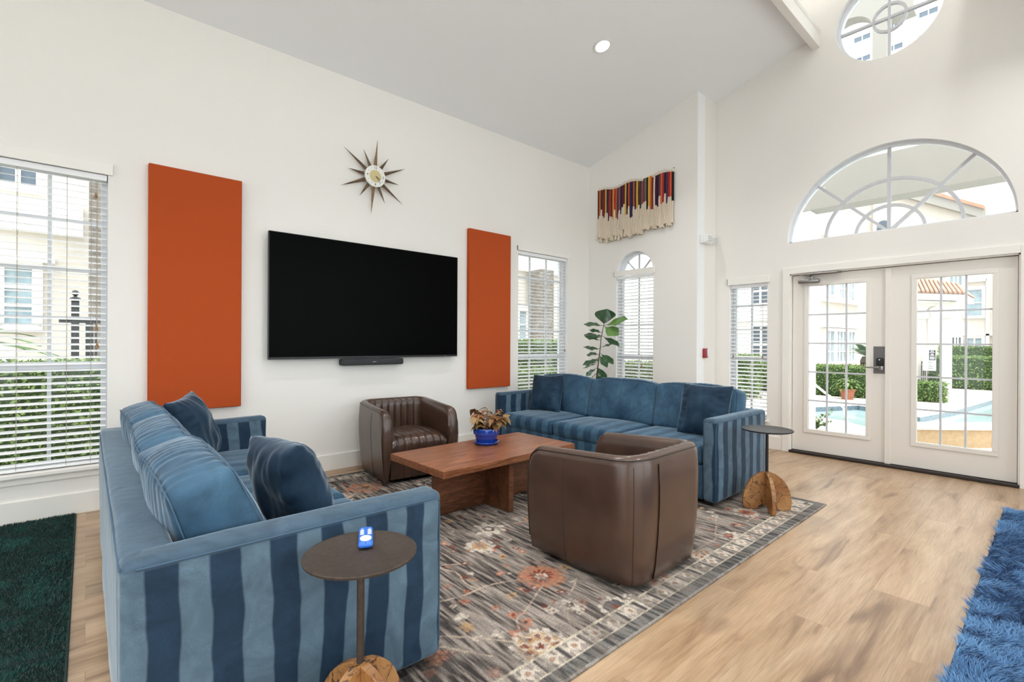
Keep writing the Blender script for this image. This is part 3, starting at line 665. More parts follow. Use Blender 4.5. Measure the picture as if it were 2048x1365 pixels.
def sofa(label, loc, rz, L, D, cb, lean_=.04):
    """local: back along x=0, seat faces +x, y from 0 to L"""
    root = empty('sofa', loc, rz, label, 'sofa', 'pair of blue striped velvet sofas')
    HT, AT, Z0 = .665, .115, .035
    def wv(p):
        k = .006*noise.noise(Vector((p.x*3, p.y*3, p.z*3)))
        return (p.x+k, p.y+k, p.z+k*.8)
    for y in (0, L-AT):
        nm = MB().rbox((D/2, y+AT/2, (HT+Z0)/2), (D, AT, HT-Z0), .03, 4, (0, .006, .0), (8, 3, 6), wv).build('armrest', M_vstripe, root, sharp=80)
        ys = y+.012 if y == 0 else y+AT-.012; s_ = -1 if y == 0 else 1
        MB().tube([(.03, ys+s_*.013, HT-.022), (D*.5, ys+s_*.014, HT-.022), (D-.05, ys+s_*.0125, HT-.024), (D-.026, ys+s_*.0112, HT-.03), (D-.0135, ys+s_*.0068, HT-.05), (D-.0095, ys+s_*.0035, HT-.09), (D-.0095, ys+s_*.0035, Z0+.05)], .0028, 6).build('seam', M_vseam, nm)
    bk = MB().rbox((.065, L/2, (HT+Z0)/2), (.13, L-.03, HT-Z0), .03, 4, (.004, 0, 0), (3, 18, 6), wv).build('backrest', M_vstripe, root, sharp=80)
    MB().tube([(-.001, .02, HT-.022), (-.001, L-.02, HT-.022)], .0028, 6).build('seam', M_vseam, bk)
    MB().rbox((D/2+.03, L/2, .17), (D-.07, L-2*AT+.01, .26), .02, 2).build('seat_base', M_vseat, root, sharp=80)
    n = 3; cw = (L-2*AT)/n
    for i in range(n):
        yc = AT+cw*(i+.5)
        def ws(p, i=i): 
            k = noise.noise(Vector((p.x*3+i*9, p.y*3, p.z*3)))*.008
            return (p.x, p.y, p.z+k)
        MB().rbox((.13+(D-.14)/2, yc, .365), (D-.125, cw-.006, .15), .045, 4, (.012, 0, .018), (10, 10, 2), ws).build('seat_cushion', M_vseat, root, sharp=80)
    for (yc, w_, tilt, rzz, t_) in cb:
        cushion('back_cushion', M_vplain, root, w_, .43, t_, loc=(.13+t_/2+lean_, yc, .425), rot=(0, radians(-tilt), radians(rzz)), seed=yc*7, bulge=.045)
    for x in (.08, D-.08):
        for y in (.08, L-.08):
            BX(x-.03, x+.03, y-.03, y+.03, -.005+.005, Z0+.01).build('foot', M_black, root, smooth=False)
    return root
cwz = (2.54-.23)/3
s1 = sofa('blue striped velvet sofa with its striped arm and back nearest the viewer', (.065, -3.105, .012), 0, 2.54, .965,
     [(.115+cwz*.5+.02, .755, 19, 2, .215), (.115+cwz*1.5, .765, 18, -1, .205), (.115+cwz*2.5, .755, 18, 1, .20)], .088)
s2 = sofa('blue striped velvet sofa beneath the tapestry, facing left', (4.425, -.375, .012), pi, 2.615, .915,
     [(.115+.795*.5, .79, 9, 0, .19), (.115+.795*1.5, .80, 9, 1, .19), (.115+.795*2.5, .79, 9, 0, .19)])
def throw(label, loc, rz, tilt, roll, size=.47, t_=.19, seed=1, m_=None):
    o = weld(pillow(None, size, size, t_, seed).build('throw_pillow', m_ or M_vdark, None, sharp=120))
    tag(o, label, 'pillow', 'small blue velvet throw pillows')
    o.rotation_euler = (radians(roll), radians(tilt), rz); o.location = loc
    return o
throw('dark blue throw pillow at the far end of the near sofa, by the wall', (.60, -.96, .455), radians(-26), -20, 4, .46, .20, 2)
throw('dark blue throw pillow leaning behind the arm nearest the viewer', (.685, -2.65, .455), radians(8), -19, -3, .43, .21, 5)
throw('dark blue throw pillow at the window end of the far sofa', (3.93, -.76, .45), pi+radians(6), -14, 2, .44, .16, 9)
throw('dark blue throw pillow at the door end of the far sofa', (3.90, -2.66, .45), pi+radians(-3), -14, 0, .46, .17, 12)

# ------------------------------------------------------------------ tub chairs
def tub_chair(label, loc, rz):
    """local: opening towards -y"""
    root = empty('tub_chair', loc, rz, label, 'armchair', 'pair of brown leather tub chairs')
    W, D, TH, RC = .73, .74, .095, .155
    path = []; N = []
    def addp(x, y, nx, ny): path.append(Vector((x, y, 0))); N.append(Vector((nx, ny, 0)))
    yf = -D/2; hw = W/2
    ds = .02; L1 = D-RC
    n1 = 26
    for i in range(n1+1):
        tt = i/n1; tt = tt**1.6; addp(-hw, yf+L1*tt, 1, 0)
    for i in range(1, 14):
        a = pi/2*i/14; addp(-hw+RC-RC*cos(a), yf+L1+RC*sin(a), cos(a), -sin(a))
    nb = 70
    for i in range(nb+1): addp(-hw+RC+(W-2*RC)*i/nb, D/2, 0, -1)
    for i in range(1, 14):
        a = pi/2*(1-i/14); addp(hw-RC+RC*cos(a), yf+L1+RC*sin(a), -cos(a), -sin(a))
    for i in range(n1+1):
        tt = 1-i/n1; tt = tt**1.6; addp(hw, yf+L1*tt, -1, 0)
    def top(p):
        k = (p.y-yf)/D; h = .632+.045*k
        d = p.y-yf; r = .085
        if d < r: h -= (r-sqrt(max(0, r*r-(r-d)**2)))
        return h
    prof = [(.060, 'a', .018), (.036, 'a', .03), (.022, 'a', .10), (.008, 'a', .25), (.0, 'a', .40), (.0, 't', -.16), (.006, 't', -.05), (.014, 't', -.02), (.030, 't', -.003), (.055, 't', 0), (.078, 't', -.008), (TH, 't', -.03), (TH+.006, 't', -.08), (TH+.008, 'a', .47), (TH, 'a', .38), (TH, 'a', .30)]
    pl = [0]
    for i in range(1, len(path)): pl.append(pl[-1]+(path[i]-path[i-1]).length)
    tot = pl[-1]
    def groove(s): 
        per = .066; q = ((s-tot/2) % per); q = min(q, per-q); return math.exp(-(q/.007)**2)
    def f(i, j):
        p = path[i]; n = N[i]; o_, ty, z = prof[j]; tp = top(p)
        d = p.y-yf
        zz = tp+z if ty == 't' else min(z, tp-.10)
        if ty == 'a' and j > 12: zz = z
        g = 0
        back = 1 if abs(p.x) < hw-.13 and p.y > 0 else 0
        if back and j >= 9: g = -.013*groove(pl[i])*(1 if j > 9 else .4)+.004
        q = p+n*(o_-g*0)+n*(-g)
        if d < .03: # round the arm front vertical edge
            pass
        return (q.x, q.y, zz)
    nu, nv = len(path), len(prof)
    mb = MB().grid(f, nu, nv)
    # front end caps, slightly padded
    for e in (0, nu-1):
        ring = [Vector(f(e, j)) for j in range(nv)]; cc = sum(ring, Vector())/nv
        cap = [r_.lerp(cc, .18)+Vector((0, -.012, 0)) for r_ in ring]
        cap2 = [r_.lerp(cc, .5)+Vector((0, -.016, 0)) for r_ in ring]
        vs = ring+cap+cap2; fs = []
        for a in range(2):
            for k in range(nv): fs.append((a*nv+k, a*nv+(k+1) % nv, (a+1)*nv+(k+1) % nv, (a+1)*nv+k))
        fs.append(tuple(range(2*nv, 3*nv))); mb.add(vs, fs)
    sh = mb.build('shell', M_leather, root, sharp=60); weld(sh, .0004)
    # top edge piping, outside
    pts = [Vector(f(i, 7))+N[i]*(-.002)+Vector((0, 0, .001)) for i in range(nu)]
    fr_ = Vector((0, -.003, 0))
    pts = [Vector(f(0, j))-N[0]*.002+fr_ for j in range(2, 7)]+pts+[Vector(f(nu-1, j))-N[-1]*.002+fr_ for j in range(6, 1, -1)]
    MB().tube(pts, .0028, 6).build('piping', M_piping, root)
    # vertical seams on the outside
    for tgt in (-hw, hw):
        for yy in (yf+.36*D,):
            i = min(range(nu), key=lambda k: abs(path[k].x-tgt)+abs(path[k].y-yy))
            MB().tube([Vector(f(i, j))-N[i]*.0005 for j in range(1, 7)], .0014, 5).build('seam', M_piping, root)
    for xx in (-hw+RC*.3, hw-RC*.3):
        i = min(range(nu), key=lambda k: (path[k]-Vector((xx, D/2-.045, 0))).length)
        MB().tube([Vector(f(i, j))-N[i]*.0005 for j in range(1, 7)], .0016, 5).build('seam', M_piping, root)
    # back flap: overlapping leather panel with a dark slit
    i0 = min(range(nu), key=lambda k: (path[k]-Vector((hw-RC*1.35, D/2, 0))).length); i1 = min(range(nu), key=lambda k: (path[k]-Vector((hw-RC*1.0, D/2, 0))).length)
    MB().grid(lambda a, b: tuple(Vector(f(i0, b+1))+Vector((a*.012, .006*(1 if a else 0), 0))), 2, 6).build('back_flap', M_leather_side, root)
    # seat with channels, running over the front edge
    sw = W-2*TH-.004; ns = 96
    sec = [(D/2-TH-.0, .395), (D/2-TH-.10, .408), (.0, .418), (yf+.16, .412), (yf+.07, .398), (yf+.03, .372), (yf+.018, .335), (yf+.022, .29), (yf+.03, .20), (yf+.04, .10), (yf+.05, .035)]
    def fs_(i, j):
        x = -sw/2+sw*i/ns; y, z = sec[j]
        q = ((x) % .07); q = min(q, .07-q); g = math.exp(-(q/.0055)**2)*.011 + math.exp(-((q-.011)/.004)**2)*.004
        e = (1-(2*x/sw)**6)
        nx_, nz_ = (0, 1) if j < 4 else ((-.7, .7) if j < 6 else (-1, 0))
        return (x, y-nx_*g, z-nz_*g-.03*(1-e)*(1 if j < 6 else 0))
    MB().grid(fs_, ns+1, len(sec)).build('seat', M_leather, root, sharp=80)
    # swivel base
    MB().lathe([(.24, 0), (.24, .02), (.22, .03)], 32).build('swivel_base', M_black, root)
    return root
tub_chair('brown leather tub chair against the TV wall, its pleated seat visible', (2.27, -.555, .012), radians(-6))
tub_chair('brown leather tub chair in the foreground, its plain side to the viewer', (2.315, -2.975, .012), radians(181))

# ------------------------------------------------------------------ coffee table
ct = empty('coffee_table', (2.335, -1.735, .012), radians(1.6), 'walnut coffee table with slab top between the sofas', 'table')
BX(-.648, .648, -.338, .338, .362, .412).build('table_top', M_walnut, ct, smooth=False, bevel=.004)
BX(-.50, .50, -.022, .022, 0, .362).build('long_panel', M_walnutd, ct, smooth=False, bevel=.003)
BX(-.045, .0, -.30, .30, 0, .362).build('cross_panel', M_walnutd, ct, smooth=False, bevel=.003)
TT = .424
# ------------------------------------------------------------------ potted plant on the table
pc = (2.43, -1.60)
pp = empty('potted_plant', (pc[0], pc[1], TT), 0, 'copper-leaved plant in a glossy blue pot on the coffee table', 'potted plant')
MB().lathe([(.0, .0), (.085, .0), (.095, .008), (.106, .02), (.103, .024), (.092, .014), (.0, .010)], 40).build('saucer', M_glaze, pp)
MB().lathe([(.0, .012), (.076, .012), (.080, .02), (.096, .082), (.098, .085), (.105, .087), (.110, .128), (.107, .134), (.101, .131), (.098, .10), (.0, .10)], 40).build('pot', M_glaze, pp)
MB().lathe([(.0, .118), (.06, .116), (.099, .112), (.099, .10)], 30).build('soil', M_soil, pp)
def leaf(mb, base, direction, length, width, droop=.3, fold=.15, lobes=False, nrm=None, wav=0):
    d = Vector(direction).normalized(); side = d.cross(Vector((0, 0, 1)))
    if side.length < .1: side = Vector((1, 0, 0))
    side.normalize(); n = side.cross(d).normalized()
    if nrm is not None:
        n = (Vector(nrm)-d*Vector(nrm).dot(d)).normalized(); side = d.cross(n).normalized()
    K = 15 if lobes else 8; vs = []
    for i in range(K+1):
        t_ = i/K
        if lobes: wd = max(.03, .80*sin(pi*t_**1.55)+.30*sin(pi*t_**.75)) if 0 < i < K else .03
        else: wd = max(.02, sin(pi*t_**.75))
        p = Vector(base)+d*length*t_-Vector((0, 0, 1))*droop*length*t_*t_
        w2 = wd*width/2
        for s_ in (-1, -.5, 0, .5, 1):
            k = abs(s_); z = fold*k*w2+wav*sin(t_*14+s_*3)*k
            vs.append(p+side*w2*s_+n*z)
    fs = []
    for i in range(K):
        for j in range(4): a = i*5+j; fs.append((a, a+1, a+6, a+5))
    mb.add(vs, fs)
random.seed(21)
for k in range(9):
    a = k*2*pi/9+random.uniform(-.3, .3); LN = 1; rr = random.uniform(.015, .05); hh = random.uniform(.08, .19); ln = random.uniform(.05, .15)
    b0 = Vector((rr*cos(a), rr*sin(a), .11)); tp_ = b0+Vector((ln*cos(a)*1.1, ln*sin(a)*1.1, hh))
    md = (b0+tp_)/2+Vector((0, 0, .015))
    st = MB().tube([b0, md, tp_], [.004, .0032, .002], 6).build('stem', M_stem, pp)
    lf = MB()
    for q in range(13):
        t_ = .3+.7*q/12; pbase = b0.lerp(tp_, t_)
        b_ = random.uniform(0, 2*pi); el = random.uniform(-.4, .5)
        leaf(lf, pbase, (cos(b_), sin(b_), el), random.uniform(.055, .085), random.uniform(.042, .06), droop=random.uniform(.2, .6), fold=random.uniform(-.3, .4), wav=.003)
    lf.build('foliage', (M_col1, M_col1, M_col2)[k % 3], st)

# ------------------------------------------------------------------ side tables
def side_table(label, loc, rz, r, m_top, h=.61):
    root = empty('side_table', loc, rz, label, 'side table', 'round side tables on crossed marble bases')
    MB().lathe([(.0, h-.012), (r-.01, h-.012), (r-.001, h-.008), (r, h-.002), (r-.003, h), (r-.008, h-.001), (0, h-.001)], 64).build('table_top', m_top, root, sharp=50)
    MB().lathe([(.011, .23), (.011, h-.014), (.03, h-.012)], 20).build('pole', m_top, root)
    def prof():
        out = [(-.145, 0), (-.165, .02), (-.168, .06)]
        for i in range(1, 16):
            a = pi-pi*i/16; out.append((.168*(1 if cos(a) > 0 else -1)*abs(cos(a))**1.12, .06+.225*sin(a)**.95))
        out += [(.168, .06), (.165, .02), (.145, 0), (.07, 0), (.055, .03), (.02, .045), (-.02, .045), (-.055, .03), (-.07, 0)]
        return out
    pr = prof()
    MB().prism(pr, lambda u, v, a: (u, a, v), -.014, .014).build('base_slab', M_marble, root, smooth=False, bevel=.003)
    for s_ in (1, -1):
        half = [(u, v) for u, v in pr if u >= .0]
        hp = [(.014, .045)]+[(u, v) for u, v in [(.02, .045), (.055, .03), (.07, 0), (.145, 0), (.165, .02), (.168, .06)]]
        for i in range(15, 7, -1):
            a = pi-pi*i/16; u = .168*abs(cos(a))**1.12; v = .06+.225*sin(a)**.95
            if u > .014: hp.append((u, v))
        hp.append((.014, .284))
        MB().prism(hp, lambda u, v, a, s_=s_: (a, u*s_, v), -.014, .014).build('base_slab', M_marble, root, smooth=False, bevel=.003)
    return root
side_table('round bronze side table with remote, in front of the near sofa arm', (.612, -3.305, .012), radians(20), .163, M_bronze, .612)
side_table('round black side table beside the far sofa, facing the doors', (3.80, -3.235, .012), radians(38), .176, M_blackmetal, .60)
# remote
rm = empty('remote_control', (.657, -3.240, .6245), radians(-25), 'blue remote control with white buttons on the bronze side table', 'remote control')
MB().rbox((0, 0, .010), (.037, .118, .019), .0092, 4, n=(2, 6, 1)).build('body', M_remote, rm)
rm.scale = (1.18, 1.18, 1.0)
MB().add([(.0145*cos(a), -.028+.019*sin(a)*1.0, .0203) for a in [2*pi*k/24 for k in range(24)]]+[(.0145*cos(a), -.028+.019*sin(a), .0185) for a in [2*pi*k/24 for k in range(24)]],
         [tuple(range(24))]+[(k, (k+1) % 24, 24+(k+1) % 24, 24+k) for k in range(24)]).build('navigation_pad', M_white, rm)
for x in (-.0095, .0095):
    for y in (.002, .014, .026): MB().rbox((x, y, .0197), (.010, .007, .002), .001, 2).build('button', M_white, rm)
    MB().rbox((x, .038, .0197), (.006, .003, .001), .0005, 1).build('button', M_lens, rm)
MB().lathe([(.0, .001), (.003, .0)], 12, (0, -.0535, .0178)).build('cord_hole', M_black, rm)

# ------------------------------------------------------------------ TV, soundbar, panels, clock
tv = empty('television', (2.19, -.045, 1.65), 0, 'wide black flat-screen television mounted on the left wall', 'television')
BX(-1.0, 1.0, -.045, -.012, -.565, .570).build('casing', M_bezel, tv, smooth=False, bevel=.004)
BX(-.994, .994, -.047, -.044, -.545, .564).build('screen', M_screen, tv, smooth=False)
BX(-.25, .25, -.012, .042, -.2, .2).build('wall_bracket', M_black, tv, smooth=False)
BX(.82, .84, -.0465, -.044, -.557, -.553).build('brand_mark', M_steel, tv, smooth=False)
sb = empty('soundbar', (2.175, -.001, 1.045), 0, 'dark grey soundbar hanging directly under the television', 'soundbar')
MB().rbox((0, -.05, 0), (.66, .098, .064), .018, 4).build('body', M_sbar, sb)
BX(-.018, .018, -.1003, -.0985, -.003, .003).build('name_plate', M_steel, sb, smooth=False)
def panel(label, x0, x1, z0, z1):
    o = BX(-(x1-x0)/2, (x1-x0)/2, -.05, 0, 0, z1-z0).build('acoustic_panel', M_orange, None, smooth=True, bevel=.006); o.location = ((x0+x1)/2, -.001, z0)
    tag(o, label, 'wall panel', 'burnt orange fabric wall panels')
panel('wide burnt orange fabric panel left of the television', .352, .989, .692, 2.612)
panel('narrow burnt orange fabric panel right of the television', 3.382, 4.035, .692, 2.600)
ck = empty('sunburst_clock', (2.188, 0, 2.928), 0, 'sunburst wall clock with wooden spikes above the television', 'clock')
MB().tube([(0, -.05, 0), (0, -.001, 0)], .06, 24).build('movement', M_black, ck)
for k in range(12):
    a = radians(5+30*k); ln = (.385 if k % 2 == 0 else .275); d = Vector((sin(a), 0, cos(a))); s_ = Vector((cos(a), 0, -sin(a)))
    r0, wd = .09, .021
    p = [d*r0+s_*wd, d*r0-s_*wd, d*ln]
    mb = MB(); y0 = -.045
    vs = [p[0]+Vector((0, y0, 0)), p[1]+Vector((0, y0, 0)), p[2]+Vector((0, y0, 0)), d*r0+Vector((0, y0-.014, 0)), p[2]+Vector((0, y0-.003, 0))]
    mb.add(vs, [(0, 1, 2), (0, 2, 4, 3), (1, 3, 4, 2), (0, 3, 1)])
    mb.build('ray', M_ray[(0 if k in (0, 6) else 1)], ck, smooth=False)
fc = MB().tube([(0, -.072, 0), (0, -.05, 0)], .108, 48).build('clock_face', M_face, ck, sharp=30)
MB().tube([(0, -.0745, 0), (0, -.072, 0)], .062, 40).build('gold_dial', M_brass, ck, sharp=30)
def text3d(name, s_, size, loc, rot, mat_, parent, ext=.0006):
    cu = bpy.data.curves.new(name, 'FONT'); cu.body = s_; cu.size = size; cu.align_x = 'CENTER'; cu.align_y = 'CENTER'; cu.extrude = ext
    o = bpy.data.objects.new(name, cu); dg = None
    COL.objects.link(o); bpy.context.view_layer.update()
    me = bpy.data.meshes.new_from_object(o.evaluated_get(bpy.context.evaluated_depsgraph_get()))
    COL.objects.unlink(o); bpy.data.objects.remove(o)
    me.materials.clear(); me.materials.append(mat_); q = bpy.data.objects.new(name, me); COL.objects.link(q)
    q.location = loc; q.rotation_euler = rot; q.parent = parent; return q
for s_, a in (('12', 0), ('3', 90), ('6', 180), ('9', 270)):
    a = radians(a); text3d('numeral', s_, .034, (.084*sin(a), -.073, .084*cos(a)), (pi/2, 0, 0), M_ink, fc)
for k in range(12):
    if k % 3:
        a = radians(30*k); MB().tube([(.086*sin(a), -.0735, .086*cos(a)), (.086*sin(a), -.072, .086*cos(a))], .003, 8).build('hour_dot', M_ink, fc)
for a, ln, wd in ((118, .055, .004), (140, .085, .003)):
    a = radians(a); d = Vector((sin(a), 0, cos(a))); s_ = Vector((cos(a), 0, -sin(a)))
    MB().obox(d*ln/2+Vector((0, -.078, 0)), d*ln/2, (0, .001, 0), s_*wd/2).build('clock_hand', M_ink, ck, smooth=False)

# ------------------------------------------------------------------ tapestry
tp = empty('yarn_wall_hanging', (XA, -.80, 3.44), -pi/2, 'wall hanging of coloured wrapped cords over cream tassels, above the arched window', 'wall hanging')
random.seed(5)
cols = [(60, 24, 38), (214, 110, 40), (62, 44, 30), (120, 46, 62), (110, 44, 40), (226, 176, 76), (48, 28, 58), (96, 40, 70), (178, 62, 34), (90, 40, 46), (226, 176, 76), (190, 50, 40), (206, 90, 50),
        (44, 70, 84), (150, 90, 100), (30, 22, 44), (94, 34, 46), (100, 40, 60), (226, 176, 76), (26, 22, 26), (206, 90, 50), (60, 40, 84), (44, 40, 70), (190, 96, 66), (66, 50, 34), (226, 176, 76), (96, 60, 40), (44, 70, 84), (196, 66, 40),
        (54, 80, 110), (130, 110, 80), (20, 22, 30), (232, 180, 70), (230, 120, 40), (120, 50, 50), (238, 220, 200), (70, 26, 46), (50, 22, 60), (100, 60, 70), (236, 110, 60), (170, 50, 50), (24, 24, 50), (90, 50, 90), (160, 40, 50), (230, 100, 60), (24, 20, 26)]
ymats = {}
NC = len(cols); TW = 1.19
for i, c_ in enumerate(cols):
    if c_ not in ymats: ymats[c_] = mat('yarn_%d_%d_%d' % c_, lin(c_), .9, noise_amt=.15, nscale=150, bump=.5, bscale=600)
    x = -TW/2+TW*i/(NC-1); zt = .01+.018*sin(i*.33+1)-.01*(i/NC)+(.03 if 28 < i < 34 else 0)
    ln = .34+.12*random.random()-.05*sin(i*.5)
    if i % 6 in (2, 5): ln -= .08
    r = .0145; off = -.02-.006*random.random()
    cd_ = MB().tube([(x, off, zt), (x+random.uniform(-.004, .004), off-.004, zt-ln*.5), (x, off, zt-ln)], r, 8).build('wrapped_cord', ymats[c_], tp)
    zb_ = -.735+random.uniform(-.02, .05)+(.0 if i < 30 else .04)
    mid = zt-ln-random.uniform(.10, .26)
    segs = [(x, off-.004, zt-ln+.002), (x, off-.012, zt-ln-.06), (x+random.uniform(-.006, .006), off-.01, mid)]
    MB().tube(segs, [.0125, .014, .015], 8).build('cream_tail', M_cream, cd_)
    # flared tassel
    a0 = random.uniform(0, 6)
    mb = MB(); nn = 14; rows = 6; zz0 = mid+.01
    zz1 = zb_ if i % 2 == 0 else max(zb_, mid-.20+random.uniform(-.04, .04))
    def ft(a, b, zz0=zz0, zz1=zz1, x=x, off=off, a0=a0):
        an = 2*pi*a/nn; t_ = b/(rows-1); rr = .012+.012*t_+.0035*t_*sin(an*5+a0)
        return (x+rr*cos(an), off-.010-.012*t_+rr*.8*sin(an), zz0+(zz1-zz0)*t_+.006*sin(an*3+a0)*(t_ == 1))
    mb.grid(ft, nn, rows, cu=True); mb.build('tassel', M_cream, cd_, sharp=70)
pts = [(-TW/2-.03+(TW+.06)*k/40, -.015, .015+.018*sin(k*.33*NC/40+1)-.01*k/40+(.028 if 25 < k < 30 else 0)) for k in range(41)]
MB().tube(pts, .011, 8).build('hanging_rod', M_cream, tp)
fr = MB()
for k in range(90):
    x = -TW/2+TW*k/89; z = .02+.018*sin(k*.5*.33*NC/45+1)-.005; fr.tube([(x, -.018, z), (x+random.uniform(-.006, .006), -.03, z+random.uniform(.015, .04))], .003, 4)
fr.build('top_fringe', M_cream, tp)
# wall nails
MB().tube([(-TW/2-.01, 0, .03), (-TW/2-.01, -.03, .03)], .004, 6).tube([(TW/2+.01, 0, .05), (TW/2+.01, -.03, .05)], .004, 6).build('nail', M_black, tp)

# ------------------------------------------------------------------ emergency light and fire alarm
em = empty('emergency_light', (5.80, YC, 2.545), 0, 'white two-headed emergency light high on the pillar', 'emergency light')
MB().rbox((-.02, -.035, 0), (.20, .068, .11), .012, 3).build('housing', M_white, em)
for s_ in (0, 1):
    hd = MB().rbox((.15 if s_ else -.03, -.075 if not s_ else -.05, 0), (.13 if not s_ else .10, .03, .085), .010, 3).build('lamp_head', M_white, em)
    mb = MB(); cx, yy = (-.03, -.0915) if not s_ else (.15, -.0665)
    for a in range(4):
        for b in range(3): mb.tube([(cx-.036+a*.024, yy, -.024+b*.024), (cx-.036+a*.024, yy+.003, -.024+b*.024)], .006, 8)
    mb.build('led_dots', M_plate, hd)
al = empty('fire_alarm', (5.808, YC, 1.125), 0, 'small red fire alarm strobe low on the pillar', 'fire alarm')
MB().rbox((0, -.018, 0), (.085, .035, .12), .010, 3).build('body', M_red, al)
MB().rbox((.018, -.045, .0), (.032, .03, .095), .012, 3).build('strobe_lens', M_lens, al)

# ------------------------------------------------------------------ fiddle leaf fig
fg = empty('potted_fig_plant', (5.0, -.66, 0), 0, 'tall fiddle leaf fig with large green leaves behind the far sofa', 'potted plant')
MB().lathe([(.0, .0), (.12, .0), (.15, .26), (.155, .28), (.145, .28), (.135, .25), (.0, .25)], 32).build('pot', M_white, fg)
MB().lathe([(.0, .255), (.136, .25)], 24).build('soil', M_soil, fg)
stp = [(0, 0, .25), (.01, 0.01, .55), (0, .0, .80), (0, -.03, .98), (.0, -.055, 1.15), (0, -.075, 1.32), (0, -.115, 1.48)]
MB().tube(stp, [.010, .009, .008, .007, .006, .005, .004], 8).build('stem', M_stem, fg)
# base(y,z), tip(y,z) in the wall plane, x offset, width, colour
leaves = [((-.11, 1.47), (-.12, 1.69), .05, .23, 1), ((-.11, 1.47), (.14, 1.50), .0, .085, 0), ((-.11, 1.47), (-.42, 1.545), -.05, .11, 1), ((-.11, 1.47), (-.33, 1.34), -.08, .12, 1), ((-.11, 1.47), (-.17, 1.68), -.02, .15, 1),
          ((-.095, 1.38), (.07, 1.42), .0, .06, 0), ((-.085, 1.34), (-.31, 1.21), -.03, .07, 0), ((-.075, 1.31), (.17, 1.36), .04, .09, 0), ((-.07, 1.28), (.10, 1.33), -.05, .07, 0), ((-.08, 1.33), (.04, 1.34), .08, .05, 0),
          ((-.06, 1.19), (-.20, 1.24), .05, .05, 0), ((-.05, 1.17), (.06, 1.165), -.05, .06, 0), ((-.045, 1.17), (.18, 1.19), .03, .05, 0),
          ((-.05, 1.12), (-.23, .98), -.02, .08, 0), ((-.04, 1.10), (.13, 1.09), .02, .08, 0), ((-.04, 1.10), (-.20, .94), -.1, .07, 0), ((-.03, 1.05), (-.02, .99), -.12, .10, 0),
          ((-.02, 1.0), (.11, .96), -.1, .13, 0), ((-.015, .98), (.20, .90), .05, .06, 0), ((.0, .92), (-.13, .78), -.04, .07, 0), ((0, .92), (.09, .80), -.08, .10, 0), ((-.0, .95), (-.10, .76), .04, .07, 0), ((.0, .85), (.12, .74), .05, .1, 0), ((.0, .85), (-.14, .70), -.05, .1, 0)]
for (b0, t0, xo, wd, cidx) in leaves:
    wd *= 1.3; t0 = (b0[0]+(t0[0]-b0[0])*1.32, t0[1]); B_ = Vector((0, b0[0], b0[1])); T_ = Vector((xo, t0[0], t0[1])); d = T_-B_; pet = B_+d*.12
    nrm = Vector((-.75, -.15, .65)) if cidx else Vector((-.5, .1*random.uniform(-1, 1), .9))
    lf = MB(); leaf(lf, pet, d, d.length*.88, wd, droop=.0, fold=.12, lobes=True, nrm=nrm, wav=.006)
    o = lf.build('leaf', M_fig2 if (cidx and t0[0] < -.3) else M_fig, fg, sharp=80)
    MB().tube([B_, pet+d*.02], .003, 5).build('leaf_stalk', M_stem, o)

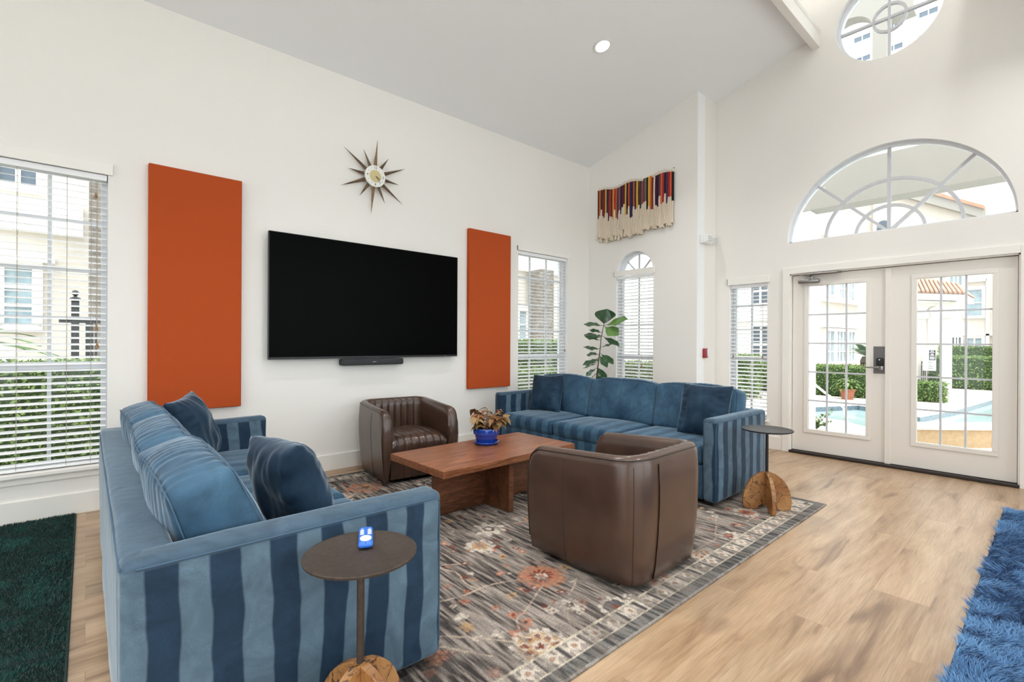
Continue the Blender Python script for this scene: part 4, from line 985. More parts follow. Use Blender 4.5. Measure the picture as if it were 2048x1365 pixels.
# ------------------------------------------------------------------ patterned rug (colours computed from world position)
def vnoise(X, Y, sx, sy, seed, octv=3):
    out = np.zeros_like(X); amp = 1; tot = 0
    for o_ in range(octv):
        rs = np.random.RandomState(seed+o_*17); G = rs.rand(256, 256)
        x = X*sx*2**o_+13.7*o_+100; y = Y*sy*2**o_+7.3*o_+100
        xi = np.floor(x).astype(int); yi = np.floor(y).astype(int); fx = x-xi; fy = y-yi
        fx = fx*fx*(3-2*fx); fy = fy*fy*(3-2*fy)
        a = G[xi % 256, yi % 256]; b = G[(xi+1) % 256, yi % 256]; c = G[xi % 256, (yi+1) % 256]; d = G[(xi+1) % 256, (yi+1) % 256]
        out += amp*((a*(1-fx)+b*fx)*(1-fy)+(c*(1-fx)+d*fx)*fy); tot += amp; amp *= .55
    return out/tot
def make_rug():
    rx0, rx1, ry0, ry1 = .36, 4.29, -3.49, -.25
    st = .0065; nx = int((rx1-rx0)/st); ny = int((ry1-ry0)/st)
    xs = np.linspace(rx0, rx1, nx); ys = np.linspace(ry0, ry1, ny); X, Y = np.meshgrid(xs, ys, indexing='ij')
    L3 = lambda c: np.array(lin(c)[:3])
    streak = vnoise(X, Y, 76, 9, 3, 1)*.5+vnoise(X, Y, 140, 12, 83, 1)*.5; patch = vnoise(X, Y, 2.2, 1.6, 11, 3); fine = vnoise(X, Y, 60, 40, 29, 2)
    base = L3((72, 68, 66))[None, None]*(1-streak[..., None])+L3((150, 140, 132))[None, None]*streak[..., None]
    k = np.clip((streak-.5)*2.6+.45+(patch-.5)*1.3, 0, 1)[..., None]
    C = L3((64, 59, 57))*(1-k)+L3((164, 152, 142))*k
    def blend(mask, col):
        nonlocal C
        mask = np.clip(mask, 0, 1)[..., None]; C = C*(1-mask)+L3(col)*mask
    jx = X+(vnoise(X, Y, 40, 40, 41, 2)-.5)*.018; jy = Y+(vnoise(X, Y, 40, 40, 57, 2)-.5)*.018
    def vine(pts, w_=.0045, col=(196, 176, 156)):
        m_ = np.zeros_like(X)
        P = []
        for i in range(len(pts)-1):
            p0 = pts[max(i-1, 0)]; p1 = pts[i]; p2 = pts[i+1]; p3 = pts[min(i+2, len(pts)-1)]
            for q in range(10):
                t_ = q/10; P.append(tuple(.5*((2*p1[a])+(-p0[a]+p2[a])*t_+(2*p0[a]-5*p1[a]+4*p2[a]-p3[a])*t_**2+(-p0[a]+3*p1[a]-3*p2[a]+p3[a])*t_**3) for a in (0, 1)))
        P.append(pts[-1])
        for (ax, ay), (bx, by) in zip(P[:-1], P[1:]):
            dx, dy = bx-ax, by-ay; l2 = dx*dx+dy*dy+1e-9
            i0 = max(0, int((min(ax, bx)-.03-rx0)/st)); i1 = min(nx, int((max(ax, bx)+.03-rx0)/st)+1); j0 = max(0, int((min(ay, by)-.03-ry0)/st)); j1 = min(ny, int((max(ay, by)+.03-ry0)/st)+1)
            if i1 <= i0 or j1 <= j0: continue
            xx = jx[i0:i1, j0:j1]*.35+X[i0:i1, j0:j1]*.65; yy = jy[i0:i1, j0:j1]*.35+Y[i0:i1, j0:j1]*.65
            t_ = np.clip(((xx-ax)*dx+(yy-ay)*dy)/l2, 0, 1); dd = np.hypot(xx-ax-t_*dx, yy-ay-t_*dy)
            m_[i0:i1, j0:j1] = np.maximum(m_[i0:i1, j0:j1], np.clip(1.4-dd/w_, 0, 1))
        blend(m_*(.55+.45*(fine > .42)), col)
    def flower(cx, cy, R, layers, petals=9, rot=0, ecc=1.0):
        q_ = R*1.25+.02
        i0 = max(0, int((cx-q_-rx0)/st)); i1 = min(nx, int((cx+q_-rx0)/st)+2); j0 = max(0, int((cy-q_-ry0)/st)); j1 = min(ny, int((cy+q_-ry0)/st)+2)
        if i1 <= i0 or j1 <= j0: return
        W = (slice(i0, i1), slice(j0, j1))
        dx, dy = jx[W]-cx, (jy[W]-cy)*ecc; r = np.hypot(dx, dy); th = np.arctan2(dy, dx)+rot
        for (fr, col, pn, am) in layers:
            edge = R*fr*(1-am+am*np.abs(np.cos(th*pn/2))**.7)+(fine[W]-.5)*R*.12
            mk = (np.clip((edge-r)/.006, 0, 1)*(.60+.36*(streak[W] > .42)))[..., None]
            C[W] = C[W]*(1-mk)+L3(col)*mk
    CR, OR, RD, TN, DK = (206, 194, 180), (180, 122, 98), (122, 64, 52), (186, 152, 112), (78, 66, 64)
    rs = np.random.RandomState(4)
    # scattered filler
    for _ in range(620):
        cx, cy = rs.uniform(rx0+.1, rx1-.25), rs.uniform(ry0+.2, ry1-.2); R = rs.uniform(.016, .038)
        flower(cx, cy, R, [(1, [CR, OR, OR, TN, RD][rs.randint(5)], rs.randint(3, 6), .55), (.4, [CR, RD, DK][rs.randint(3)], 3, .2)], rot=rs.rand()*6)
    for _ in range(44):
        a = rs.uniform(rx0+.2, rx1-.4); b = rs.uniform(ry0+.4, ry1-.3); t0 = rs.rand()*6.28; pts = [(a, b)]
        for q in range(5): t0 += rs.uniform(-.9, .9); a += .13*cos(t0); b += .13*sin(t0); b = max(b, ry0+.25); pts.append((a, b))
        vine(pts)
    vine([(1.05, -2.90), (1.16, -3.0), (1.27, -3.12), (1.33, -3.2)]); vine([(1.38, -3.18), (1.44, -3.08), (1.52, -3.05), (1.66, -2.98), (1.76, -2.93)])
    vine([(1.0, -3.03), (1.08, -3.02), (1.13, -3.1), (1.2, -3.2)]); vine([(1.24, -2.72), (1.39, -2.756), (1.55, -2.76), (1.7, -2.82)])
    vine([(1.707, -3.15), (1.62, -3.22), (1.6, -3.28)]); vine([(1.74, -3.1), (1.84, -3.06), (1.93, -3.0)])
    big = [(1, CR, 13, .22), (.78, TN, 13, .1), (.74, CR, 9, .35), (.66, RD, 9, .75), (.42, TN, 8, .1), (.33, CR, 6, .2), (.2, RD, 5, .4), (.08, DK, 3, .1)]
    ora = [(1, OR, 15, .25), (.86, TN, 15, .5), (.78, OR, 15, .3), (.55, RD, 13, .75), (.3, CR, 7, .4), (.15, OR, 5, .2)]
    whi = [(1, CR, 9, .45), (.4, DK, 5, .3), (.2, CR, 4, .2)]
    flower(1.385, -3.285, .135, big, rot=.4); flower(1.806, -2.862, .135, ora); flower(1.707, -3.15, .065, whi); flower(1.792, -2.351, .10, [(1, CR, 9, .3), (.6, TN, 8, .3), (.3, OR, 5, .3)])
    flower(1.86, -3.31, .095, [(1, CR, 11, .3), (.72, DK, 8, .1), (.6, (92, 98, 100), 8, .2), (.35, RD, 5, .4)]); flower(2.71, -3.30, .09, big); flower(3.10, -3.27, .09, [(1, CR, 9, .35), (.62, RD, 7, .4), (.3, OR, 5, .3)], ecc=1.4)
    flower(3.62, -3.16, .11, [(1, CR, 12, .35), (.68, OR, 8, .3), (.4, RD, 6, .4)], ecc=1.2); flower(1.773, -.776, .16, [(1, OR, 10, .3), (.6, TN, 8, .3), (.3, RD, 5, .3)])
    flower(1.03, -3.06, .06, [(1, OR, 7, .5), (.5, RD, 5, .4), (.25, TN, 4, .2)]); flower(.86, -3.2, .07, whi); flower(1.24, -2.98, .04, [(1, TN, 5, .5)]); flower(2.25, -3.33, .09, [(1, OR, 9, .35), (.6, CR, 7, .3), (.3, RD, 5, .3)])
    for _ in range(36):
        fx_, fy_ = rs.uniform(1.0, 4.0), rs.uniform(-2.9, -.6)
        if fx_ < 2.3 and fy_ < -2.2: continue
        flower(fx_, fy_, rs.uniform(.06, .12), [big, ora, whi][rs.randint(3)], rot=rs.rand()*6)
    # border along all four sides
    dE = np.minimum(np.minimum(X-rx0, rx1-X), np.minimum(Y-ry0, ry1-Y)); along = np.where(np.minimum(Y-ry0, ry1-Y) < np.minimum(X-rx0, rx1-X), X, Y)
    inb = dE < .175
    C[inb] = (C[inb]*.0+(L3((74, 73, 72))*(1-k[inb])+L3((132, 128, 124))*k[inb]))
    band = (dE > .075) & (dE < .165)
    C[band] = (L3((132, 122, 114))*(1-k[band])+L3((190, 178, 166))*k[band])
    ph = (along % .13)/.13; mo = band & (np.abs(dE-.12) < .022+.014*np.cos(ph*2*pi*2)) & (ph > .12) & (ph < .88)
    C[mo] = L3((208, 196, 182))
    mo2 = band & (np.hypot((ph-.5)*.13, dE-.12) < .013); C[mo2] = L3((172, 140, 120))
    ti = band & (np.abs(ph-.5) > .44); C[ti] = L3((84, 80, 80))
    for e in (.072, .168): ln = np.abs(dE-e) < .0055; C[ln] = L3((204, 192, 172))
    ol = dE < .012; C[ol] = L3((156, 148, 140))
    wear = vnoise(X, Y, 25, 8, 71, 3); wk = np.clip((wear-.50)*5, 0, .62)[..., None]
    C = C*(1-wk)+(L3((84, 78, 74))*(1-k)+L3((140, 130, 122))*k)*wk
    Z = .010+(fine-.5)*.003+np.where(dE < .006, -.006, 0)
    co = np.stack([X, Y, Z], -1).reshape(-1, 3)
    ii = np.arange(nx*ny).reshape(nx, ny); q = np.stack([ii[:-1, :-1], ii[1:, :-1], ii[1:, 1:], ii[:-1, 1:]], -1).reshape(-1, 4)
    # skirt down to the floor
    ringi = np.concatenate([ii[:, 0], ii[-1, 1:], ii[-2::-1, -1], ii[0, -2:0:-1]]); low = co[ringi].copy(); low[:, 2] = .0006
    nb = len(co); co = np.concatenate([co, low]); m2 = len(ringi); li = nb+np.arange(m2)
    sk = np.stack([ringi, np.roll(ringi, -1), np.roll(li, -1), li], -1)
    q = np.concatenate([q, sk])
    me = bpy.data.meshes.new('area_rug'); me.vertices.add(len(co)); me.vertices.foreach_set('co', co.ravel())
    me.loops.add(q.size); me.loops.foreach_set('vertex_index', q.ravel().astype(np.int32)); me.polygons.add(len(q)); me.polygons.foreach_set('loop_start', np.arange(0, q.size, 4, dtype=np.int32)); me.polygons.foreach_set('loop_total', np.full(len(q), 4, dtype=np.int32))
    me.update(calc_edges=True); me.validate()
    at = me.color_attributes.new('Col', 'FLOAT_COLOR', 'POINT'); cc = C.reshape(-1, 3); cc = np.concatenate([cc, cc[ringi]]); at.data.foreach_set('color', np.concatenate([cc, np.ones((len(cc), 1))], 1).astype(np.float32).ravel())
    me.materials.append(vcol_mat('rug_pile', amp=(.62, 1.3), scale=260, bump=.5)); o = bpy.data.objects.new('area_rug', me); COL.objects.link(o)
    return tag(o, 'grey distressed floral rug with patterned border under the seating group', 'rug')
make_rug()

# ------------------------------------------------------------------ shag rugs
def shag(name, label, x0, x1, y0, y1, h, n, c_lo, c_hi, lean, wd, rough, seed, edge=None, fo=4):
    root = empty(name, ((x0+x1)/2, (y0+y1)/2, 0), 0, label, 'rug')
    cx, cy = root.location.x, root.location.y
    bk = MB().rbox((0, 0, h*.28), (x1-x0, y1-y0, h*.56), h*.2, 2).build('backing', mat(name+'_backing', lin(tuple(int(v*.75) for v in c_lo)), 1), root)
    rs = np.random.RandomState(seed); X = rs.uniform(x0+.004, x1-.004, n); Y = rs.uniform(y0+.004, y1-.004, n)
    fx = vnoise(X, Y, fo, fo, seed+3, 3); fy = vnoise(X, Y, fo, fo, seed+9, 3); an = fx*6.28*1.6+rs.normal(0, .5, n); le = lean*(.5+fy)+rs.normal(0, .15, n)*lean
    hh = h*(.75+.35*rs.rand(n)); B0 = np.stack([X, Y, np.full(n, h*.45)], -1)-np.array([cx, cy, 0])
    d = np.stack([np.cos(an)*le, np.sin(an)*le, np.ones(n)], -1); d /= np.linalg.norm(d, axis=1)[:, None]
    ph = rs.uniform(0, pi, n); sd_ = np.stack([np.cos(ph), np.sin(ph), np.zeros(n)], -1)*wd*(.7+.6*rs.rand(n))[:, None]/2
    Mi = B0+d*(hh*.6)[:, None]; Ti = B0+d*(hh)[:, None]+np.stack([np.cos(an), np.sin(an), -np.ones(n)*.3], -1)*(hh*.25*lean)[:, None]
    V = np.stack([B0-sd_, B0+sd_, Mi+sd_*.8, Mi-sd_*.8, Ti], 1).reshape(-1, 3); b = np.arange(n)*5
    Q = np.stack([b, b+1, b+2, b+3], -1); Tr = np.stack([b+3, b+2, b+4], -1)
    li = np.concatenate([Q.ravel(), Tr.ravel()]).astype(np.int32); ls = np.concatenate([np.arange(n)*4, n*4+np.arange(n)*3]).astype(np.int32); lt = np.concatenate([np.full(n, 4), np.full(n, 3)]).astype(np.int32)
    me = bpy.data.meshes.new('pile'); me.vertices.add(len(V)); me.vertices.foreach_set('co', V.ravel()); me.loops.add(len(li)); me.loops.foreach_set('vertex_index', li); me.polygons.add(2*n); me.polygons.foreach_set('loop_start', ls); me.polygons.foreach_set('loop_total', lt)
    me.update(calc_edges=True); me.validate()
    t_ = np.clip(rs.rand(n)*.6+(fy-.3)*.8, 0, 1)[:, None]; C = np.array(lin(c_lo)[:3])*(1-t_)+np.array(lin(c_hi)[:3])*t_
    C = np.repeat(C, 5, 0); at = me.color_attributes.new('Col', 'FLOAT_COLOR', 'POINT'); at.data.foreach_set('color', np.concatenate([C, np.ones((len(C), 1))], 1).astype(np.float32).ravel())
    me.materials.append(vcol_mat(name+'_pile', rough=rough, amp=(.9, 1.1), sheen=.3, bump=0)); o = bpy.data.objects.new('pile', me); COL.objects.link(o); o.parent = root; o['kind'] = 'stuff'
    if edge: MB().tube([(x1-cx, y0-cy, .006), (x1-cx, y1-cy, .006)], .006, 6).build('bound_edge', edge, root)
    return root
shag('shag_rug', 'blue shag rug at the right edge, nearest the glass doors', 1.9, 5.10, -6.2, -4.405, .045, 190000, (62, 102, 150), (118, 166, 212), .8, .0045, .6, 31, fo=9)
shag('green_rug', 'dark green pile rug on the floor left of the near sofa', -2.2, -.055, -2.9, -.03, .017, 200000, (18, 54, 48), (38, 86, 76), .35, .0045, .8, 77, edge=mat('green_binding', lin((40, 60, 56)), .9), fo=6)

# ------------------------------------------------------------------ exterior
G0 = -.12
def xbox(name, x0, x1, y0, y1, z0, z1, m_, label, cat, group=None, smooth=False):
    o = BX(-(x1-x0)/2, (x1-x0)/2, -(y1-y0)/2, (y1-y0)/2, 0, z1-z0).build(name, m_, None, smooth=smooth); o.location = ((x0+x1)/2, (y0+y1)/2, z0); tag(o, label, cat, group); return o
# ground / deck with the pool cut out
pool = [(10.0, -.9), (11.4, -1.0), (12.9, -1.7), (12.4, -2.4), (11.7, -2.95), (13.5, -3.25), (17.0, -3.6), (21, -4.6), (21, -11), (10.2, -11), (9.75, -4.6), (9.05, -3.7), (9.3, -2.9), (10.15, -2.1), (10.3, -1.5)]
wallpoly('pool_deck', [(XB+T, -14), (90, -14), (90, 40), (XB+T, 40)], [pool], lambda u, v, a: (u, v, G0-.25+a), .25, M_deck, M_tileblue)
BX(-14, XB+T, .2, 40, G0-.2, G0).build('garden_ground', M_rock, smooth=False)['kind'] = 'structure'
BX(-14, XL-.2, -14, .2, G0-.2, G0).build('garden_ground', M_rock, smooth=False)['kind'] = 'structure'
BX(XL-.2, XB+T, -14, YR-.2, G0-.2, G0).build('garden_ground', M_rock, smooth=False)['kind'] = 'structure'
mb = MB(); mb.prism(pool, lambda u, v, a: (u, v, a), G0-.13, G0-.1); o = mb.build('pool_water', M_water, smooth=False); tag(o, 'pale turquoise water of the swimming pool beyond the doors', 'pool water'); o['kind'] = 'structure'
# raised tan wall with white cap
rw = empty('raised_pool_wall', (8.6, -3.6, G0), 0, 'low curved tan stucco wall with white cap in front of the pool', 'wall')
cur = [(7.4, -2.35), (7.95, -2.85), (8.45, -3.42), (8.95, -3.85), (9.5, -4.3), (10.2, -4.7), (11.4, -5.0)]
def ribbon(pts, half, z0, z1):
    mb = MB(); L_ = []
    for i, p in enumerate(pts):
        a = Vector(pts[max(i-1, 0)]); b = Vector(pts[min(i+1, len(pts)-1)]); d = (b-a).normalized(); n = Vector((-d.y, d.x))*half
        L_.append((Vector(p)+n, Vector(p)-n))
    vs = []
    for a, b in L_: vs += [(a.x-8.6, a.y+3.6, z0), (a.x-8.6, a.y+3.6, z1), (b.x-8.6, b.y+3.6, z1), (b.x-8.6, b.y+3.6, z0)]
    fs = []
    for i in range(len(pts)-1):
        for k in range(4): fs.append((i*4+k, i*4+(k+1) % 4, (i+1)*4+(k+1) % 4, (i+1)*4+k))
    n_ = len(pts)-1; fs += [(0, 1, 2, 3), (n_*4+3, n_*4+2, n_*4+1, n_*4)]
    return mb.add(vs, fs)
cur2 = cur[2:]
cur2[0] = (8.28, -3.22)
ribbon(cur2, .16, 0, .24).build('wall_body', M_tan, rw, smooth=False)
ribbon(cur2, .20, .24, .285).build('coping', M_coping, rw, smooth=False)

def hedge(name, label, x0, x1, y0, y1, z0, z1, n, seed, ls=.07, group='clipped green hedges outside', m_=None):
    root = empty(name, ((x0+x1)/2, (y0+y1)/2, z0), 0, label, 'hedge', group)
    a, b, c_ = (x1-x0)/2, (y1-y0)/2, z1-z0
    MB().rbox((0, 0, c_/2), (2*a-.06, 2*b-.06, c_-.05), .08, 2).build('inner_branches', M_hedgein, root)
    rs = np.random.RandomState(seed); V = []; Fc = []; ls *= .85
    for i in range(int(n*1.9)):
        f = rs.rand(); 
        p = np.array([rs.uniform(-a, a), rs.uniform(-b, b), rs.uniform(0, c_)])
        fa = rs.choice(3, p=np.array([b*c_, a*c_, a*b*2])/(b*c_+a*c_+a*b*2)); sgn = 1 if (fa == 2 or rs.rand() < .5) else -1
        p[fa] = (a, b, c_)[fa]*(sgn if fa < 2 else 1)
        p += rs.normal(0, .022, 3)
        u = rs.normal(0, 1, 3); u /= np.linalg.norm(u); v = np.cross(u, rs.normal(0, 1, 3)); v /= np.linalg.norm(v); s_ = ls*rs.uniform(.5, 1.1)
        k = len(V); V += [p-u*s_*.5, p+v*s_*.25, p+u*s_*.5, p-v*s_*.25]; Fc.append((k, k+1, k+2, k+3))
    MB().add([tuple(q) for q in V], Fc).build('leaves', m_ or M_hedge, root, smooth=False)
    return root
hedge('hedge', 'long clipped hedge behind the terracotta pots, seen through the left door', 14.6, 15.4, -1.55, 2.2, G0, .66, 5200, 1)
hedge('hedge', 'thick hedge beyond the pool, seen through the right door', 20.2, 21.2, -4.8, -1.7, G0, .86, 4200, 2, .09)
hedge('hedge', 'low hedge in front of the gate, seen through the right door', 14.9, 15.35, -2.9, -1.85, G0, .33, 1500, 3)
hedge('hedge', 'dark hedge along the far fence, above the thick hedge', 26, 26.8, -5, -1.4, G0, 1.15, 2500, 4, .11)
hedge('hedge', 'dense hedge outside the tall window left of the wide orange panel', -1.6, .8, 2.0, 2.7, G0, .99, 6000, 5, .075)
hedge('hedge', 'tall hedge outside the window right of the narrow orange panel', 5.9, 8.6, 2.5, 3.2, G0, 1.27, 4200, 6, .075)
hedge('hedge', 'low bright hedge in front of the tall one by the corner window', 5.6, 7.6, 1.5, 2.0, G0, .74, 2600, 7, .07)
hedge('hedge', 'low hedge seen through the blind under the small arch', 8.6, 9.2, .6, 2.3, G0, .82, 2200, 8, .07)
hedge('hedge', 'hedge seen through the blind of the narrow sidelight', 12.0, 12.8, .3, 2.4, G0, .95, 2600, 9, .075)
hedge('hedge', 'low hedge at the foot of the sidelight view', 10.4, 10.9, .0, 1.8, G0, .5, 1800, 10, .07)

def house(name, label, origin, rz, L, Hh, depth_, m_, wins, bands=(), extra=None, group=None):
    """local: facade along +x at y=0 facing -y, house body behind"""
    root = empty(name, origin, rz, label, 'building', group)
    BX(0, L, 0, depth_, 0, Hh).build('facade', m_, root, smooth=False)
    for (a, b, c_, d) in bands: BX(a, b, -.16, 0, c_, d).build('moulding', M_stuccow, root, smooth=False)
    for (a, b, c_, d, nc, nr, dk) in wins:
        fr = MB(); e = .12
        fr.box(a-e, b+e, -.08, 0, c_-e, c_).box(a-e, b+e, -.10, 0, d, d+e*1.2).box(a-e, a, -.08, 0, c_, d).box(b, b+e, -.08, 0, c_, d)
        for i in range(1, nc): u = a+(b-a)*i/nc; fr.box(u-.03, u+.03, -.05, 0, c_, d)
        for i in range(1, nr): v = c_+(d-c_)*i/nr; fr.box(a, b, -.045, 0, v-.025, v+.025)
        f_ = fr.build('window', M_stuccow, root, smooth=False)
        BX(a, b, -.02, .0, c_, d).build('pane', M_extdark if dk else M_extwin, f_, smooth=False)
    return root
# A: through the left door
d_ = Vector((.995, -.10)).normalized(); oA = Vector((22, 2.6))-d_*4.0
house('apartment_building', 'pale stucco building with grouped windows seen through the left door', (oA.x, oA.y, G0), atan2(d_.y, d_.x), 12.5, 9, 4, M_stucco,
      [(6.87-.0, 7.75, .56, 1.95, 2, 3, 0), (8.0, 9.1, .56, 1.95, 3, 3, 0), (9.35, 10.1, .56, 1.95, 2, 3, 0), (6.9, 7.75, 3.62, 4.4, 2, 1, 0), (8.25, 9.1, 3.55, 4.4, 3, 2, 0), (9.35, 10.0, 3.5, 4.4, 2, 2, 0)],
      [(6.3, 10.5, 3.28, 3.42), (6.3, 10.5, 2.12, 2.3), (0, 12.5, 6.2, 6.5)])
# B: through the right door
house('apartment_building', 'beige stucco building with small windows behind the right door', (30, 1.5, G0), -pi/2, 9.5, 10, 4, M_stucco,
      [(3.36, 3.86, 2.68, 3.85, 1, 2, 0), (3.40, 3.86, 1.05, 1.66, 2, 1, 0), (2.80, 3.20, 4.1, 5.4, 3, 3, 0), (2.88, 3.18, .7, 1.7, 3, 2, 1), (4.6, 5.4, 2.6, 3.8, 2, 2, 0)],
      [(3.2, 6, 1.78, 1.86), (3.2, 4.02, 4.2, 4.32), (4.0, 4.12, 0, 5), (0, 9.5, 6.4, 6.8)])
hb = [o for o in COL.objects if o.name.startswith('apartment_building')][-1]
MB().prism([(.0, 6.0), (.55, 6.0), (.55, 7.3)]+[(.275+.275*cos(pi*i/10), 7.3+.3*sin(pi*i/10)) for i in range(1, 10)]+[(.0, 7.3)], lambda u, v, a: (u, a, v), -.05, -.01).build('arched_opening', M_extdark, hb, smooth=False)
ov = MB().prism([(.42+.2*cos(2*pi*i/20), 8.72+.34*sin(2*pi*i/20)) for i in range(20)], lambda u, v, a: (u, a, v), -.08, -.01).build('round_vent', M_stuccow, hb, smooth=False)
MB().prism([(.44+.11*cos(2*pi*i/20), 8.72+.24*sin(2*pi*i/20)) for i in range(20)], lambda u, v, a: (u, a, v), -.10, -.07).build('louvre', M_extdark, ov, smooth=False)
rt_ = MB().prism([(.75, 9.40), (.75, 9.25), (3.95, 7.35), (3.95, 7.50)], lambda u, v, a: (u, a, v), -.5, -.02).build('tiled_eave', M_rooft, hb, smooth=False)
MB().prism([(.75, 9.25), (.75, 8.75), (3.95, 6.95), (3.95, 7.35)], lambda u, v, a: (u, a, v), -.42, -.02).build('eave_fascia', M_soffit_shade, hb, smooth=False)
# left window view
house('apartment_building', 'pale building with a white ledge seen through the tall left window', (-6, 6.0, G0), 0, 6.12, 7.5, 3, M_stucco,
      [(5.0, 5.40, 3.77, 4.28, 2, 1, 1), (4.7, 5.36, 1.62, 2.47, 2, 3, 0)], [(0, 5.95, 3.05, 3.55), (0, 5.62, 2.58, 2.66)])
xbox('stone_tree_trunk', .02, .42, 5.2, 5.6, G0, 3.75, M_stone, 'rough grey stone column at the right edge of the left window view', 'column')
# corner window view
house('apartment_building', 'pale building wall seen through the window right of the narrow panel', (8.6, 6.0, G0), 0, 4.6, 7.5, 3, M_stucco,
      [(1.0, 1.3, 1.5, 2.3, 1, 2, 0)], [(0, 4.6, 3.5, 4.0)])
xbox('stone_column', 9.95, 10.5, 5.4, 5.85, G0, 3.4, M_stone, 'grey stone column outside the window right of the narrow panel', 'column')
# sidelight view
house('apartment_building', 'white building with dark balcony openings seen through the narrow sidelight', (16.3, 4.9, G0), -pi/2, 4.4, 8, 1.6, M_stuccow,
      [(2.95, 3.45, .75, 1.95, 2, 2, 1), (2.95, 3.4, 2.45+.2, 3.5, 2, 2, 1)], [(2.4, 4.0, 2.1, 2.35)])
house('apartment_building', 'bright white building seen through the arched window blind', (12.2, 3.6, G0), -pi/4, 2.4, 8, 1.2, M_stuccow,
      [(1.2, 1.8, 2.6, 3.4, 2, 2, 0)])
# far tower
wins = []
for r in range(9):
    for q in range(8): wins.append((3+q*2.1, 4.1+q*2.1, 16+r*1.75, 16.42+r*1.75, 2, 1, 1))
house('tower_block', 'tall pale tower block rising behind the houses, seen in the round window', (48, 14, G0), -pi/2, 22, 34, 8, M_stuccow, wins[:64])
# porch with tiled roof, piers, gate and signs
po = empty('gate_pavilion', (16, -2.4, G0), 0, 'small pavilion with terracotta tile roof and arch, seen through the right door', 'pavilion')
for (a, b) in ((-.17, .04), (.32, .50)):
    pi_ = BX(-.18, .18, -b, -a, 0, 2.2).build('pier', M_stucco, po, smooth=False)
    BX(-.24, .24, -b-.05, -a+.05, 2.02, 2.18).build('capital', M_stuccow, pi_, smooth=False)
archp = [(-.48, 2.18), (.04, 2.18)]+[(.18+.14*cos(a), 2.18+.15*sin(a)) for a in [pi-pi*i/12 for i in range(13)]]+[(.60, 2.18), (.60, 2.42), (-.48, 2.42)]
MB().prism(archp, lambda u, v, a: (a, -u, v), -.18, .18).build('arch_beam', M_stucco, po, smooth=False)
MB().add([(-.4, .62, 2.55), (-.4, -.80, 2.42), (1.2, -.80, 2.42), (1.2, .62, 2.55), (-.4, .62, 2.72), (-.4, -.80, 2.56), (1.2, -.80, 2.56), (1.2, .62, 2.72)], [(0,1,2,3),(4,7,6,5),(0,4,5,1),(1,5,6,2),(2,6,7,3),(3,7,4,0)]).build('eave', M_stuccow, po, smooth=False)
MB().add([(-.5, .66, 2.73), (-.5, -.84, 2.57), (1.3, -.84, 2.57), (1.3, .66, 2.73), (.1, .9, 3.3), (.3, -.6, 2.88), (.9, -.6, 2.88), (.9, .9, 3.3)], [(0,1,2,3),(0,4,5,1),(1,5,6,2),(2,6,7,3),(3,7,4,0),(4,7,6,5)]).build('tile_roof', M_rooft, po, smooth=False)
tl = MB()
for i in range(18):
    t_ = i/17; a_ = Vector((-.53, .62, 2.75)).lerp(Vector((-.53, -.80, 2.585)), t_); b_ = Vector((.10, .86, 3.30)).lerp(Vector((.30, -.56, 2.90)), t_)
    tl.tube([a_, b_], .032, 8)
tl.build('barrel_tiles', M_rooft, po)
gt = empty('metal_gate', (15.72, -2.53, G0), 0, 'dark metal gate with two white notice boards between the pavilion piers', 'gate')
mb = MB()
for i in range(9): y = -.15+.0375*i; mb.box(-.01, .01, y-.006, y+.006, 0, .95)
mb.box(-.012, .012, -.15, .15, .9, .93).box(-.012, .012, -.15, .15, .1, .13); mb.build('bars', M_iron, gt, smooth=False)
sg = BX(-.05, -.03, -.13, .12, .72, 1.28).build('notice_board', M_white, gt, smooth=False)
BX(-.055, -.05, -.12, -.0, .98, 1.23).build('black_notice', M_ink, sg, smooth=False)
mk = MB()
for z_, wd in ((1.205, .06), (1.17, .09), (1.13, .05), (1.10, .08), (1.06, .09), (1.035, .085), (1.01, .09)): mk.box(-.057, -.055, -.06-wd/2, -.06+wd/2, z_-.007, z_+.007)
mk.build('white_lines', M_white, sg, smooth=False)
mk = MB()
for z_, wd in ((.93, .10), (.88, .04), (.83, .09), (.78, .11)):
    for q in range(int(wd/.02)): mk.box(-.052, -.05, -.02-wd/2+q*.02, -.02-wd/2+q*.02+.012, z_-.014, z_+.014)
mk.build('grey_lettering', M_plate, sg, smooth=False)
# pots, palm, shrub, rail
def terra(label, x, y, r, h, seed):
    root = empty('terracotta_planter', (x, y, G0), 0, label, 'planter', 'terracotta planters by the pool')
    MB().lathe([(0, 0), (r*.62, 0), (r*.85, h*.7), (r*.9, h*.8), (r, h*.82), (r, h), (r*.9, h), (r*.85, h*.9), (0, h*.9)], 24).build('pot', M_terra, root)
    rs = random.Random(seed); mb = MB()
    for i in range(260):
        a = rs.uniform(0, 6.28); e = rs.uniform(0, 1); rr = r*1.6*rs.random()**.5
        leaf(mb, (rr*cos(a)*e, rr*sin(a)*e, h+rs.uniform(0, r*1.2)), (cos(a), sin(a), rs.uniform(-.4, .8)), .11, .07, .5)
    mb.build('foliage', M_hedge, root, smooth=False)
terra('large terracotta planter with green plant right of the hedge, through the left door', 14.1, -1.20, .18, .27, 1)
terra('small terracotta planter near the left edge of the left door glass', 13.5, -.47, .14, .28, 2)
pm = empty('sago_palm', (16.5, -1.08, G0), 0, 'small palm with fan of green fronds above the hedge, through the left door', 'palm')
MB().lathe([(.10, 0), (.15, .5), (.17, .9), (.12, 1.02), (0, 1.03)], 12).build('trunk', M_trunk, pm)
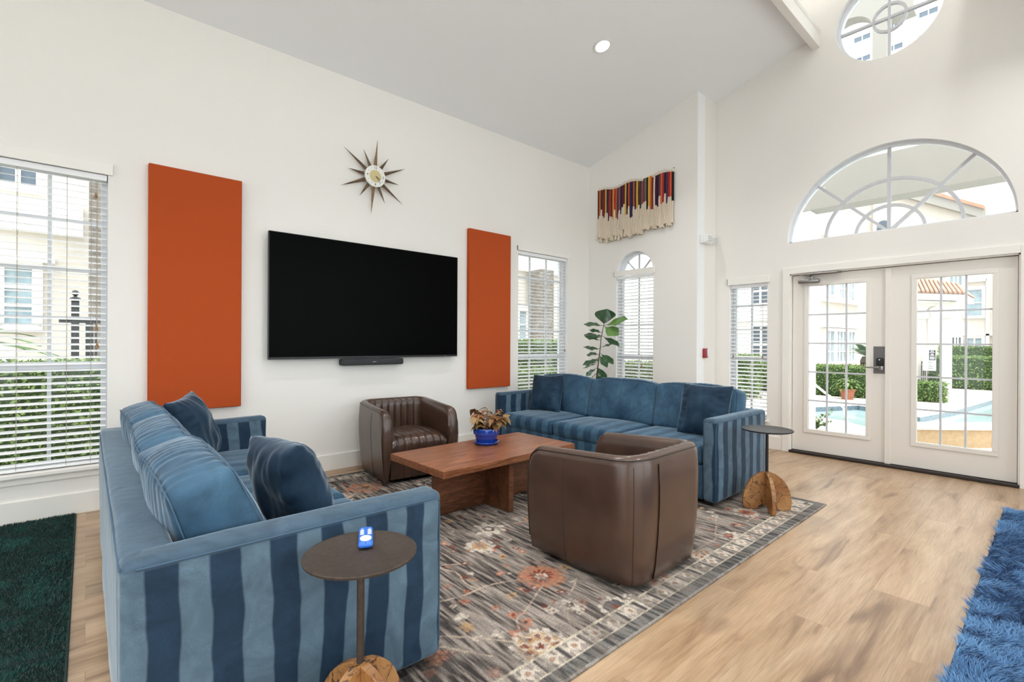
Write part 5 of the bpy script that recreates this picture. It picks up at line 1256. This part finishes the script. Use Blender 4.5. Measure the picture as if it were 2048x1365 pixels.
def frond(mb, base, az, el, ln, droop=.5, lw=.012, ll=.16, n=16):
    pts = []
    for i in range(n+1):
        t_ = i/n; pts.append(Vector(base)+Vector((cos(az)*cos(el), sin(az)*cos(el), sin(el)))*ln*t_-Vector((0, 0, droop*ln*t_*t_)))
    mb.tube(pts, .006, 4)
    sd_ = Vector((-sin(az), cos(az), 0))
    for i in range(2, n+1):
        d = (pts[i]-pts[i-1]).normalized()
        for s_ in (-1, 1):
            for q in (0, .5):
                b_ = pts[i-1].lerp(pts[i], q); l_ = ll*(1-.6*i/n); tip = b_+sd_*s_*l_+d*l_*.5+Vector((0, 0, -.02+l_*.2))
                mb.add([b_-d*lw*.5, b_+d*lw*.5, tip], [(0, 1, 2)])
fr = MB()
for k in range(16): frond(fr, (0, 0, 1.02), k*.39, .5+.6*((k*7) % 5)/5, .72, .35, .035, .2)
fr.build('fronds', M_palm, pm, smooth=False)
pm2 = empty('sago_palm', (-1.35, 4.1, G0), 0, 'sago palm with feathery fronds outside the tall left window', 'palm')
MB().lathe([(.12, 0), (.16, .8), (.12, 1.25), (0, 1.27)], 12).build('trunk', M_trunk, pm2)
fr = MB()
for k in range(22): frond(fr, (0, 0, 1.25), k*.2857, .3+.6*((k*5) % 7)/7, 1.25, .42, .018, .2, 26)
fr.build('fronds', M_palm, pm2, smooth=False)
rl = empty('pool_handrail', (11.0, -1.6, G0), 0, 'white metal handrail slanting down into the pool', 'handrail')
MB().tube([(0, .62, .75), (0, .28, .62), (0, -.30, .14), (0, -.36, -.1)], .022, 8).build('rail', M_white, rl)
MB().tube([(0, .60, -.02), (0, .60, .75)], .02, 8).build('post', M_white, rl)
sh = empty('flowering_shrub', (8.75, -2.08, G0), 0, 'small leafy shrub at the lower left of the left door glass', 'shrub')
mb = MB(); rs = random.Random(3); sm_ = MB()
for i in range(16):
    a = rs.uniform(0, 6.28); ln = rs.uniform(.2, .42); tip = Vector((cos(a)*ln*.75, sin(a)*ln*.75, ln*rs.uniform(.3, 1.0)))
    sm_.tube([(0, 0, 0), tip*.5+Vector((0, 0, .04)), tip], .003, 4)
    for q in range(22): leaf(mb, tip*(.25+.75*q/22)+Vector((0, 0, .02)), (rs.uniform(-1, 1), rs.uniform(-1, 1), rs.uniform(-.2, .8)), .06, .035, .2)
mb.build('leaves', M_hedge, sh, smooth=False); sm_.build('stems', M_stem, sh)
# iron gate outside the left window
ig = empty('iron_gate', (-.1, 2.95, G0), 0, 'black iron gate post with ball finial outside the tall left window', 'gate')
MB().box(-.035, .035, -.03, .03, 0, 1.84).build('post', M_iron, ig, smooth=False)
MB().lathe([(.045, 1.84), (.05, 1.86), (.02, 1.875), (.012, 1.885), (.03, 1.90), (.035, 1.92), (.025, 1.945), (0, 1.955)], 14).build('finial', M_iron, ig)
mb = MB().box(-.14, .6, -.015, .015, 1.57, 1.62).box(-.14, .6, -.015, .015, 1.02, 1.07)
for i in range(7): x = .1+i*.085; mb.box(x-.01, x+.01, -.01, .01, 0, 1.6)
mb.box(.1, .16, -.02, .02, .9, 1.62); mb.build('gate_leaf', M_iron, ig, smooth=False)
# portico in front of the doors: beam, posts, gable with arch
pt_ = empty('entrance_portico', (8.2, -3.5, G0), 0, 'white entrance portico beam and columns just outside the glass doors', 'portico')
BX(-.15, .2, -3.3, 1.62, 3.36, 3.95).build('portico_beam', M_soffit_shade, pt_, smooth=False)
BX(-.13, .18, 1.30, 1.60, 0, 3.36).build('column', M_stuccow, pt_, smooth=False)
BX(-.13, .18, -3.28, -2.98, 0, 3.36).build('column', M_stuccow, pt_, smooth=False)
gab = [(.1, 5.74), (.38, 5.74), (.38, 4.2), (.54, 4.2), (.54, 5.72)]+[(.82+.28*cos(a), 5.72+.25*sin(a)) for a in [pi-pi*i/16 for i in range(17)]]+[(1.10, 4.2), (1.4, 4.2), (1.4, 6.9), (.1, 6.9)]
MB().prism(gab, lambda u, v, a: (a, u, v), -.15, .05).build('gable_panel', M_soffit_shade, pt_, smooth=False)

# tiled roof right of the half-round view
rf = empty('tiled_roof_wing', (24, -5.5, G0), 0, 'low wing with pale terracotta roof at the right of the half-round window', 'building')
BX(0, 4, -5, .6, 0, 7.0).build('wing_wall', M_stuccow, rf, smooth=False)
MB().add([(-.5, -5.5, 7.0), (-.5, 1.0, 7.0), (4, 1.0, 7.0), (4, -5.5, 7.0), (2, -5.5, 8.6), (2, .6, 8.6)], [(0, 1, 5, 4), (1, 2, 5), (2, 3, 4, 5), (3, 0, 4), (0, 3, 2, 1)]).build('tile_roof', M_rooft, rf, smooth=False)
